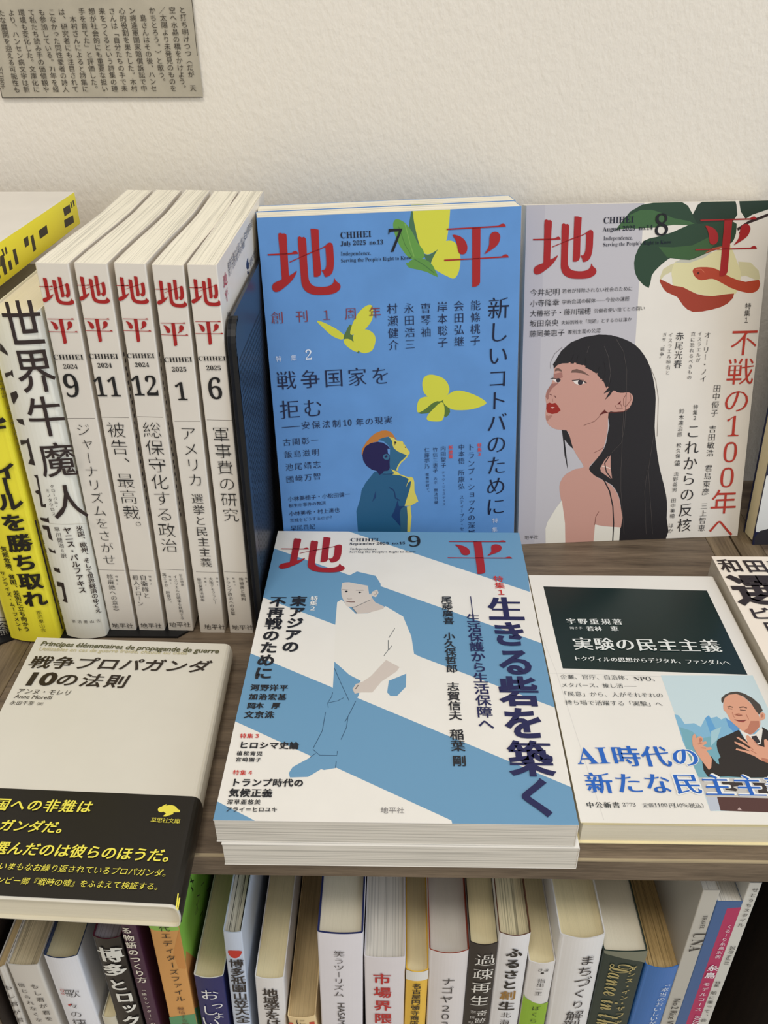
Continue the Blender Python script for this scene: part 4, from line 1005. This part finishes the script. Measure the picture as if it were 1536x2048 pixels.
# printed photograph
A.at((1340, 1360), 6.827)
A.fill([(-126,-62),(1130,-62),(1420,560),(1900,1790),(551,1790)], (196, 214, 218))
A.fill([(60,470),(110,480),(150,520),(200,600),(330,590),(420,640),(480,520),(520,490),(560,520),(640,500),(700,540),(760,510),(860,600),(980,640),(1338,690),(1500,1300),(380,1300),(180,850)], (128, 178, 206), 1)
A.fill([(130,640),(300,700),(420,800),(600,760),(720,830),(800,900),(1300,1000),(1400,1350),(400,1350),(240,1000)], (116, 168, 182), 1)
A.fill([(480,520),(530,480),(640,700),(560,760)], (96,158,206), 1); A.fill([(760,520),(900,600),(960,660),(880,720),(800,640)], (92,148,200), 1); A.fill([(560,700),(700,640),(640,820),(560,900)], (160,196,206), 1)
A.fill([(385,1330),(1800,1345),(1900,1640),(495,1600)], (196, 192, 186)); A.fill([(700,1390),(980,1400),(1000,1440),(860,1460),(930,1500),(900,1520),(760,1500)], (60,52,50), 1); A.fill([(1120,1400),(1330,1410),(1400,1560),(1210,1560),(1200,1500)], (60,52,50), 1)
A.fill([(497,1600),(642,1600),(690,1775),(551,1790)], (186,192,204)); A.fill([(642,1598),(1900,1630),(1960,1830),(690,1785)], (84,54,50)); A.fill([(920,1770),(945,1740),(985,1780)], (186,160,156))
SUIT = (44, 38, 34)
A.fill([(640,830),(670,800),(800,745),(940,680),(1000,780),(1100,900),(1240,800),(1260,640),(1338,690),(1500,760),(1620,1330),(1100,1335),(800,1320),(520,1325),(460,1240),(440,1120),(520,1085),(560,1040),(640,1140),(672,1150),(660,1080),(690,1055),(650,960),(636,890)], SUIT, 1)
A.fill([(945,670),(1000,700),(1090,750),(1160,740),(1250,650),(1265,680),(1240,870),(1140,910),(1080,880),(1020,800)], (228, 224, 216)); A.fill([(1110,770),(1180,760),(1235,850),(1150,890)], (52,46,48))
FC = (216, 158, 130); FS = (184, 120, 96)
A.fill([(730,300),(740,240),(800,195),(900,190),(1000,230),(1100,320),(1190,430),(1232,560),(1222,640),(1150,720),(1095,745),(1000,705),(920,640),(830,560),(770,450),(728,400)], FC, 2)
A.fill([(1100,560),(1215,560),(1222,640),(1150,720),(1095,745),(1000,705),(1060,660)], FS, 1); A.fill([(870,470),(940,455),(985,480),(960,495),(900,490)], FS, 1)
A.fill([(700,250),(750,200),(830,165),(920,158),(1020,188),(1130,250),(1230,340),(1268,420),(1245,440),(1215,475),(1180,435),(1100,310),(1000,225),(900,190),(800,203),(745,250),(722,320),(700,295)], (74, 66, 58), 1)
A.fill([(1222,460),(1265,438),(1303,470),(1297,530),(1255,552),(1228,555)], FC, 1); A.fill([(1240,480),(1270,460),(1280,500),(1250,520)], FS, 1)
A.line([(785,372),(820,362),(860,375)], 0.8, (120,86,68)); A.line([(945,378),(1000,368),(1050,385)], 0.8, (120,86,68)); A.line([(790,392),(850,398)], .45, (66,44,38)); A.line([(955,410),(1035,418)], .45, (66,44,38))
A.fill([(880,545),(960,552),(1042,550),(1000,580),(940,572)], (150,70,62), 1); A.line([(880,543),(960,558),(1045,548)], .35, (90,40,38)); A.line([(850,440),(868,500),(890,520)], .35, FS); A.line([(1040,470),(1075,540)], .35, FS); A.line([(900,470),(940,490),(985,482)], .5, (140,84,66))
A.fill([(300,810),(310,760),(335,735),(355,760),(350,800),(385,775),(420,768),(452,800),(440,850),(490,838),(507,862),(450,900),(500,922),(560,918),(572,945),(500,970),(530,1010),(572,1080),(562,1200),(530,1230),(430,1100),(350,980),(310,900)], FC, 1)
A.fill([(395,800),(430,790),(440,830),(405,860)], FS, 1); A.line([(380,880),(440,860)], .5, FS); A.line([(430,930),(490,935)], .5, FS)
A.fill([(905,790),(930,778),(1040,850),(1065,880),(1035,770),(1060,752),(1140,820),(1210,895),(1290,920),(1283,820),(1310,808),(1420,900),(1520,980),(1560,1220),(1400,1160),(1250,1105),(1150,1040),(1010,985),(895,955),(905,935),(1050,968),(1090,975),(880,862),(880,840),(1000,885),(1080,935),(1110,935),(1040,880)], FC, 1)
A.line([(1065,890),(1140,960)], .5, FS); A.line([(1150,840),(1210,910)], .5, FS); A.line([(1100,960),(1180,1010)], .5, FS); A.fill([(1250,1060),(1400,1100),(1500,1200),(1400,1160),(1250,1105)], FS)
A.fill([(-610,1640),(-5,1640),(60,1755),(-590,1755)], (230,226,218), lay=1)
A.at((1100, 1400), 3.523)
BLU = (34, 98, 188); HAL = (236, 236, 232)
for j in range(8):
    ox, oy = 9*math.cos(j*math.tau/8), 7*math.sin(j*math.tau/8)
    A.text('の', (950+ox,402+oy), (950+ox,402+oy), 'h', HAL, 'M', em=12.6, lay=18+j); A.text('民主主義', (965+ox,592+oy), (1622+ox,612+oy), 'h', HAL, 'M', k=.93, lay=18+j)
A.text('AI', (197,455), (425,449), 'l', BLU, 'sb', hx=.95); A.text('時代の', (535,397), (950,402), 'h', BLU, 'M', k=.98)
A.text('新たな民', (345,586), (965,592), 'h', BLU, 'M', k=.95); A.text('主主義', (1172,602), (1622,612), 'h', BLU, 'M', k=.93)
A.text('中公新書', (282,742), (465,742), 'h', DG, 'M', k=.9); A.text('2773', (515,752), (605,753), 'l', DG, 's'); A.text('定価', (672,745), (712,745), 'h', DG, 'm', k=1); A.text('1100', (738,757), (830,757), 'l', DG, 's'); A.text('円', (858,747), (858,747), 'h', DG, 'm', em=2.7)
A.text('（10％税込）', (878,757), (1085,762), 'l', DG, 'g')
b.done()

# ---------------------------------------------------------------- cream book at the right edge
b = Book('book', 'cream book with thick black handwritten style title lying at the right edge', 'book', None, V3(298.2+129, -96.4-188, 18.2), V3(0, 0, -1), V3(-1, 0, 0), V3(0, 1, 0), 18.0, 129, 188,
         paper((240, 228, 212), .45, .1, .008), pages((206, 196, 176), .85, 1, .35), r=.8, ct=.4, gap=.5, fore=.4)
S = Surf(b.O+b.B*129, -b.B, b.C, V3(0, 0, 1)); S.clip = (0, 0, 129, 188)
A = Art(b.mb, S, (1400, 1080), 6.02)
HK = (46, 36, 36)
A.text('和田静香', (365,312), (1275,330), 'h', HK, 'b', k=.93, sh=-.05)
A.text('選挙', (690,600), (1390,610), 'h', HK, 'B', k=.9); A.text('ビ', (720,890), (720,890), 'h', HK, 'b', em=11, wx=1.2); A.text('ラ', (1100,890), (1100,890), 'h', HK, 'b', em=11)
A.text('「それ', (770,1075), (1300,1090), 'h', HK, 'b', k=.95)
A.fill([(760,1700),(800,1715),(810,1745),(770,1735)], (40,52,120))
b.done()

# ---------------------------------------------------------------- dark blue edged book standing at the far right
lean = .13; U, C, Bk = mag_frame_lean(340.4, -57.9, lean, .03)
O = V3(340.4, -57.9, .2)+U*150
b = Book('book', 'navy edged hardback standing behind the right magazine at the photo edge', 'book', None, O, Bk, -U, C, 16, 150, 215, paper((24, 30, 64), .4, .2), P_CREAM, r=.5, ct=1.6, gap=2, fore=.4)
S = Surf(O-U*150, U, C, -Bk); S.clip = (0, 0, 150, 215); A = Art(b.mb, S)
A.fill_uv([(2.5,3),(150,3),(150,213),(2.5,213)], (150, 164, 196)); A.fill([(1514,955),(1600,940),(1600,1060),(1512,1064)], (222,222,218)); A.fill([(1509,1075),(1520,1062),(1600,1040),(1600,1130),(1508,1130)], (48,46,52))
b.done()

# ---------------------------------------------------------------- books on the shelf below, spines out
FLOOR = -261.9
Z1, Z2, Z3, Z4 = ((0, 1740), 3.84), ((380, 1740), 3.84), ((780, 1740), 3.84), ((1136, 1740), 3.84)
prev = [None]
def low(label, Z, tl, tr, bl, br, cover, page, y=-285.0, d=128, sag=1.6, r=1.3, ct=.5, gap=1.5, mats=None, hard=False, dz=0, inner=None, rough=.4):
    (o, sc) = Z
    Q = [unproj((p[0]/sc+o[0], p[1]/sc+o[1]), 1, y) for p in (tl, tr, bl, br)]
    cl = unit(Q[0]-Q[2]); cr = unit(Q[1]-Q[3]); Cv = unit(cl+cr); Cv[1] = 0; Cv = unit(Cv); Av = V3(Cv[2], 0, -Cv[0])
    mid = (Q[0]+Q[1])/2; t = (np.dot(Q[1]-Q[0], Av)+np.dot(Q[3]-Q[2], Av))/2
    m2 = (Q[2]+Q[3])/2
    # centre line through both mid points
    ztop = (Q[0][2]+Q[1][2])/2
    topc = mid-Cv*(mid[2]-ztop)/Cv[2]
    low_c = topc[2]-FLOOR-abs(Av[2])*t/2-.2
    L = low_c/Cv[2]
    O = topc-Cv*L-Av*t/2
    b = Book('book', label, 'book', 'books on the lower shelf', V3(O[0], y, O[2]), Av, V3(0, 1, 0), Cv, t, d, L, paper(cover, rough, .15, .01) if not hasattr(cover, 'name') else cover, page, r=r, sag=sag*.62, ct=ct, gap=gap, fore=2, inner=inner)
    b.art = Art(b.mb, b.spine, o, sc)
    return b
LG = (222, 218, 212)
b = low('grey white book spine at the bottom left corner, cut off by the photo edge', Z1, (-25,735), (28,745), (120,1183), (205,1183), (206,200,190), P_TAN, sag=1)
A = b.art; A.text('もし君が君', (62,900), (150,1150), 'v', (62,56,54), 'g', k=.55); b.done()
b = low('grey white book spine with two rows of small dark characters, second from the left', Z1, (52,728), (288,728), (232,1183), (462,1183), (208,202,192), pages((206,190,156), .7, .35, .8), sag=.6)
A = b.art; A.text('もし君が君を', (265,890), (378,1140), 'v', (62,56,54), 'g', k=.7); A.text('信じられなくなっ', (165,880), (320,1190), 'v', (62,56,54), 'g', k=.7); b.done()
b = low('white hardback spine with thin black song title characters', Z1, (332,662), (590,652), (522,1183), (765,1183), (226,226,230), P_CREAM, sag=2.2, gap=3, inner=paper((40,56,90), .5))
A = b.art
for ch, x, y, e in (('歌',555,945,8.4), ('々',565,1040,6), ('の',585,1105,7), ('棲',612,1170,8.4)): A.text(ch, (x,y), (x,y), 'v', (40,38,40), 'ml', em=e)
A.text('日本', (478,920), (484,945), 'v', (176,60,60), 'g', k=.9); A.fill([(520,1035),(545,1025),(550,1035),(530,1045)], (190,60,60)); b.done()
b = low('small low cream paperback wedged between the song book and the black rock book', Z1, (780,1128), (888,1132), (800,1183), (905,1183), (206,200,180), P_CREAM, sag=.8, r=.8)
b.done()
b = low('black book spine with huge hand cut white characters and a purplish page top', Z1, (708,512), (925,512), (905,1183), (1100,1183), (32,28,26), P_PURPLE, sag=2.0, inner=paper((88,30,44), .5))
A = b.art
for ch, x, y, e, wx in (('博',848,650,11.5,1.35), ('多',880,765,10.5,1.45), ('と',905,880,9.5,1.35), ('ロ',955,975,9.5,1.3), ('ッ',985,1060,9,1.3), ('ク',1010,1155,10,1.3)): A.text(ch, (x,y), (x,y), 'v', (226,224,214), 'B', em=e, wx=wx*.8, hx=1.1)
b.done()
b = low('dark purple book spine with cream storytelling title', Z1, (862,190), (975,190), (1115,1183), (1232,1183), (68,34,60), P_GREY, sag=.8, r=1)
A = b.art; A.text('る物語のつくり方', (972,460), (1090,840), 'v', (232,224,206), 'b', k=.88); A.text('「語りシアター」の', (1098,915), (1175,1175), 'v', (232,224,206), 'g', k=.62); b.done()
b = low('tall orange and green book spine with an editors title, green side cover', Z1, (1080,140), (1313,140), (1310,1183), (1512,1183), (214,156,88), P_TAN, sag=.6, r=.8)
A = b.art
A.fill([(1050,100),(1340,100),(1420,400),(1440,520),(1380,462),(1280,470),(1180,462),(1140,440),(1100,300)], (150,196,88), 1)
A.fill([(1300,1130),(1400,1115),(1500,1105),(1540,1300),(1320,1300)], (92,150,106)); A.fill([(1375,462),(1440,520),(1500,640),(1470,740),(1420,760),(1370,755),(1330,640)], (206,142,76), 1)
A.text('代エディターズファイル', (1262,445), (1385,985), 'v', (44,38,32), 'g', k=.84); A.text('越境する編', (1388,1062), (1425,1180), 'v', (110,70,50), 'm', k=.98)
side = Surf(b.O+b.A*b.t, V3(0, 1, 0), b.C, b.A); side.clip = (.9, 0, 127, b.H)
AS = Art(b.mb, side, *Z2)
AS.fill_uv([(.9,0),(127,0),(127,b.H),(.9,b.H)], (140,196,76))
AS.fill([(-30,620),(70,700),(60,1200),(-60,1200)], (196,130,70)); AS.fill([(-30,1090),(60,1050),(80,1300),(-60,1300)], (84,140,100))
AS.line([(5,60),(20,100),(8,130),(25,160)], 1, (30,34,24)); AS.line([(0,90),(30,80),(15,170)], .8, (30,34,24)); AS.line([(85,120),(110,90)], .5, (30,34,24)); AS.line([(55,200),(75,190),(62,240),(40,345),(62,310),(48,260)], .7, (30,34,24)); AS.line([(75,365),(95,315),(100,330),(80,450)], .7, (30,34,24)); AS.line([(130,160),(150,130),(138,200)], .5, (30,34,24))
b.done()
b = low('dark blue book spine with white brushed title, cream page top', Z2, (30,812), (250,815), (85,1183), (308,1183), (30,34,96), P_CREAM, sag=1.8, gap=2.5, inner=paper((224,222,214), .5))
A = b.art; A.text('お', (150,955), (150,955), 'v', (232,232,230), 'g', em=10.5); A.text('っ', (200,1040), (200,1040), 'v', (232,232,230), 'g', em=8); A.text('し', (150,1075), (150,1075), 'v', (232,232,230), 'g', em=10); A.text('ょ', (215,1115), (215,1115), 'v', (232,232,230), 'g', em=8); A.text('い', (160,1165), (160,1165), 'v', (232,232,230), 'g', em=11)
b.done()
b = low('light blue grey book spine with a red half disc and heavy black festival title', Z2, (248,470), (400,480), (338,1183), (462,1183), (196,206,222), pages((206,200,184), .45, .6, .9), sag=.9, r=1)
A = b.art; A.fill([(292,620),(345,618),(398,624),(392,648),(375,668),(350,678),(322,672),(300,650)], (196,52,42), 2); A.text('博多祇園山笠大全', (355,716), (407,1142), 'v', (40,34,34), 'b', k=1.02, wx=1.0); b.done()
b = low('white book spine with bold black regional studies title', Z2, (495,825), (722,828), (527,1183), (738,1183), (226,223,220), P_CREAM, sag=1.4, y=-284)
A = b.art; A.text('地域学をは', (614,940), (642,1172), 'v', (50,42,38), 'b', k=1.12); b.done()
TS = Surf(b.W(b.t, 0, 0), V3(0, 1, 0), b.C, b.A); TS.clip = (1, 0, 120, b.H)
mb = MB(); AT = Art(mb, TS, *Z2, lay=6); cu = TS.uv(AT.px((790,385))); AT.fill_uv([(cu[0]+8.5*math.cos(k*math.tau/28), cu[1]+8.5*math.sin(k*math.tau/28)) for k in range(28)], (222,220,216))
tag(mb.build('price_sticker', b.root, b.base), 'round white paper price sticker')
b = low('short cream and orange paperback with a page top darkened at the back', Z2, (748,1125), (962,1128), (760,1183), (975,1183), (232,206,156), P_TAN, sag=1.4, d=125)
A = b.art; A.text('に', (850,1166), (850,1166), 'v', (60,50,44), 'g', em=6); A.fill([(755,1170),(790,1175),(790,1200),(755,1200)], (200,70,50)); A.fill([(915,1170),(955,1165),(960,1200),(920,1200)], (200,70,50)); b.done()
b = low('white book spine with playful thin tourism title, thick cream page block', Z2, (980,478), (1325,484), (1005,1183), (1330,1183), (226,222,226), P_PLAIN, sag=1.2, r=1.2, ct=.9, inner=paper((36,44,92), .5))
A = b.art; A.text('笑うツーリズム', (1145,642), (1142,948), 'v', (64,56,54), 'm', k=.95); A.text('HASAMI GO', (1132,1018), (1140,1290), 'r', (60,54,52), 'g', hx=.8); b.done()
b = low('white book spine with four large red market district characters', Z2, (1342,665), (1652,672), (1345,1183), (1645,1183), (224,218,220), P_GREY, sag=1.0, r=1.2)
A = b.art; A.text('市場界隈', (1475,832), (1482,1136), 'v', (184,44,44), 'b', k=.74, hx=1.1); b.done()
b = low('narrow yellow paperback spine with a white top and dark shopping street title', Z3, (126,768), (294,765), (108,1183), (272,1183), (236,190,70), P_CREAM, sag=1.8, r=1.2)
A = b.art; A.fill([(110,740),(310,740),(300,835),(120,835)], (226,224,218)); A.text('名古屋円頓寺商店', (207,888), (186,1172), 'v', (52,44,36), 'b', k=.95); b.done()
b = low('white hardback spine with a thin Nagoya title, red brown headband at its top', Z3, (298,610), (612,622), (284,1183), (556,1183), (222,216,214), pages((220,214,204), .95, 1, .15), sag=2.6, gap=3.5, inner=paper((150,64,44), .5))
A = b.art
for ch, x, y in (('ナ',448,853), ('ゴ',440,920), ('ヤ',433,990), ('２',428,1060), ('０',424,1122), ('３',420,1182)): A.text(ch, (x,y), (x,y), 'v', (60,56,56), 'g', em=7.2)
b.done()
b = low('black book spine with elegant white title about depopulation revival', Z3, (618,552), (832,566), (553,1183), (762,1183), (44,38,36), P_CREAM, sag=2.0, gap=1.5)
A = b.art; A.text('過疎再生', (732,690), (686,1000), 'v', (228,224,216), 'm', k=.86); A.text('奇跡', (706,1095), (692,1152), 'v', (228,224,216), 'm', k=.8); A.text('奈良県', (640,1085), (623,1165), 'v', (200,196,190), 'm', k=.6); b.done()
b = low('white book spine with bold black hometown title and one golden character', Z3, (838,478), (1086,492), (762,1183), (978,1183), (226,224,224), pages((226,214,176), .6, .5, .7), sag=2.2, gap=2.5, inner=paper((96,60,44), .5))
A = b.art; A.text('ふるさと', (956,632), (916,880), 'v', (40,36,34), 'B', k=.86); A.text('創', (906,960), (906,960), 'v', (156,116,56), 'b', em=8.6); A.text('生', (895,1042), (895,1042), 'v', (40,36,34), 'B', em=8.6); A.text('北海道', (888,1110), (868,1220), 'v', (56,50,48), 'm', k=.8); b.done()
b = low('narrow paperback spine, white above and lime green below', Z3, (1078,700), (1264,708), (980,1183), (1190,1183), (222,218,214), P_CREAM, sag=1.8, r=1.2)
A = b.art; A.fill([(1020,940),(1040,980),(1100,1015),(1160,1030),(1230,1015),(1160,1260),(950,1260)], (142,180,52)); A.text('指出一正', (1162,848), (1138,945), 'v', (50,46,46), 'm', k=1.05); A.text('さ-8', (1135,772), (1212,775), 'l', (50,46,46), 'g'); A.dot((1170,793), .9, (50,46,46)); A.text('ぼくらは', (1122,1058), (1088,1200), 'v', (40,60,30), 'm', k=.75); b.done()
b = low('wide white book spine with hand lettered town planning title', Z4, (-62,500), (296,502), (-163,1183), (147,1183), (226,224,222), P_CREAM, sag=3.0, gap=2, r=2, ct=.6)
A = b.art
for ch, x, y, e in (('ま',150,690,11), ('ち',132,775,11.5), ('づ',112,858,12.5), ('く',92,945,11), ('り',74,1030,10), ('解',50,1115,12.5), ('剖',24,1185,12.5)): A.text(ch, (x,y), (x,y), 'v', (52,48,50), 'g', em=e*.8)
b.done()
b = low('dark green book spine with gold script English title', Z4, (282,596), (606,640), (148,1183), (462,1183), (34,50,44), P_PLAIN, sag=1.0, r=1.2)
A = b.art; A.fill([(270,570),(620,600),(600,715),(545,700),(280,640)], (120,122,104)); GD = (176, 160, 104)
A.text('ダンス・イン・ザ', (498,752), (402,1060), 'v', GD, 'b', k=.8); A.text('ファ', (395,1110), (378,1165), 'v', GD, 'b', k=.75)
A.text('𝓓𝓪𝓷𝓬𝓮 𝓲𝓷 𝓽𝓱𝓮', (325,715), (205,1215), 'r', GD, 'g', hx=1.6)
b.done()
b = low('bright blue book spine with small white quoted title and browned pages', Z4, (606,700), (852,772), (468,1183), (718,1183), (58,112,182), pages((192,162,110), .6, .45, .8), sag=2.2, r=1.8)
A = b.art; A.text('「本当のおいしいが', (757,875), (645,1172), 'v', (222,230,236), 'm', k=.95); b.done()
def slanted(label, Z, tl, tr, bl, br, cover, page, y, d, **k):
    return low(label, Z, tl, tr, bl, br, cover, page, y=y, d=d, sag=0, r=.4, ct=.35, gap=.3, **k)
b = slanted('grey magazine spine leaning right with travel title in thin capitals', Z4, (1036,152), (1174,160), (712,1183), (822,1183), (186,182,172), P_GREY, -285, 200)
A = b.art; A.text('TRAVEL', (1040,345), (1008,450), 'r', (60,56,54), 's', hx=1.0); A.text('UNA', (968,478), (925,622), 'r', (60,56,54), 's', hx=1.1); A.text('No.2 Rice Wor', (815,985), (740,1230), 'r', (60,56,54), 'g'); b.done()
b = slanted('blue leaning magazine spine with a magenta strip and white island title', Z4, (1172,180), (1318,305), (818,1183), (1000,1183), (62,96,146), P_GREY, -285, 180)
A = b.art; A.fill([(1222,295),(1345,285),(1000,1240),(885,1240)], (178,48,94)); A.text('くるーり糸島別冊', (1238,430), (1150,660), 'v', (232,222,228), 'g', k=.8); A.text('糸島', (1112,748), (1090,805), 'v', (236,228,232), 'b', k=.85); A.text('モデルコース', (1062,872), (1000,1065), 'v', (232,222,228), 'g', k=.75); A.text('2020', (980,1110), (950,1180), 'r', (232,222,228), 'g'); b.done()
b = slanted('white leaning magazine spine, rightmost, with a thin seaside style title', Z4, (1385,100), (1502,100), (1003,1183), (1072,1183), (206,204,196), P_GREY, -285, 190)
A = b.art; A.text('せとうちスタイル', (1437,150), (1325,418), 'v', (58,54,52), 'g', k=.8); A.text('2019 Vol.11', (1250,580), (1195,718), 'r', (58,54,52), 'g'); A.text('特集', (1150,862), (1140,885), 'v', (58,54,52), 'g', k=1); A.text('船に乗って、会', (1118,940), (1040,1150), 'v', (58,54,52), 'g', k=.75); b.done()

bpy.data.objects.remove(_to); bpy.data.curves.remove(_tc)
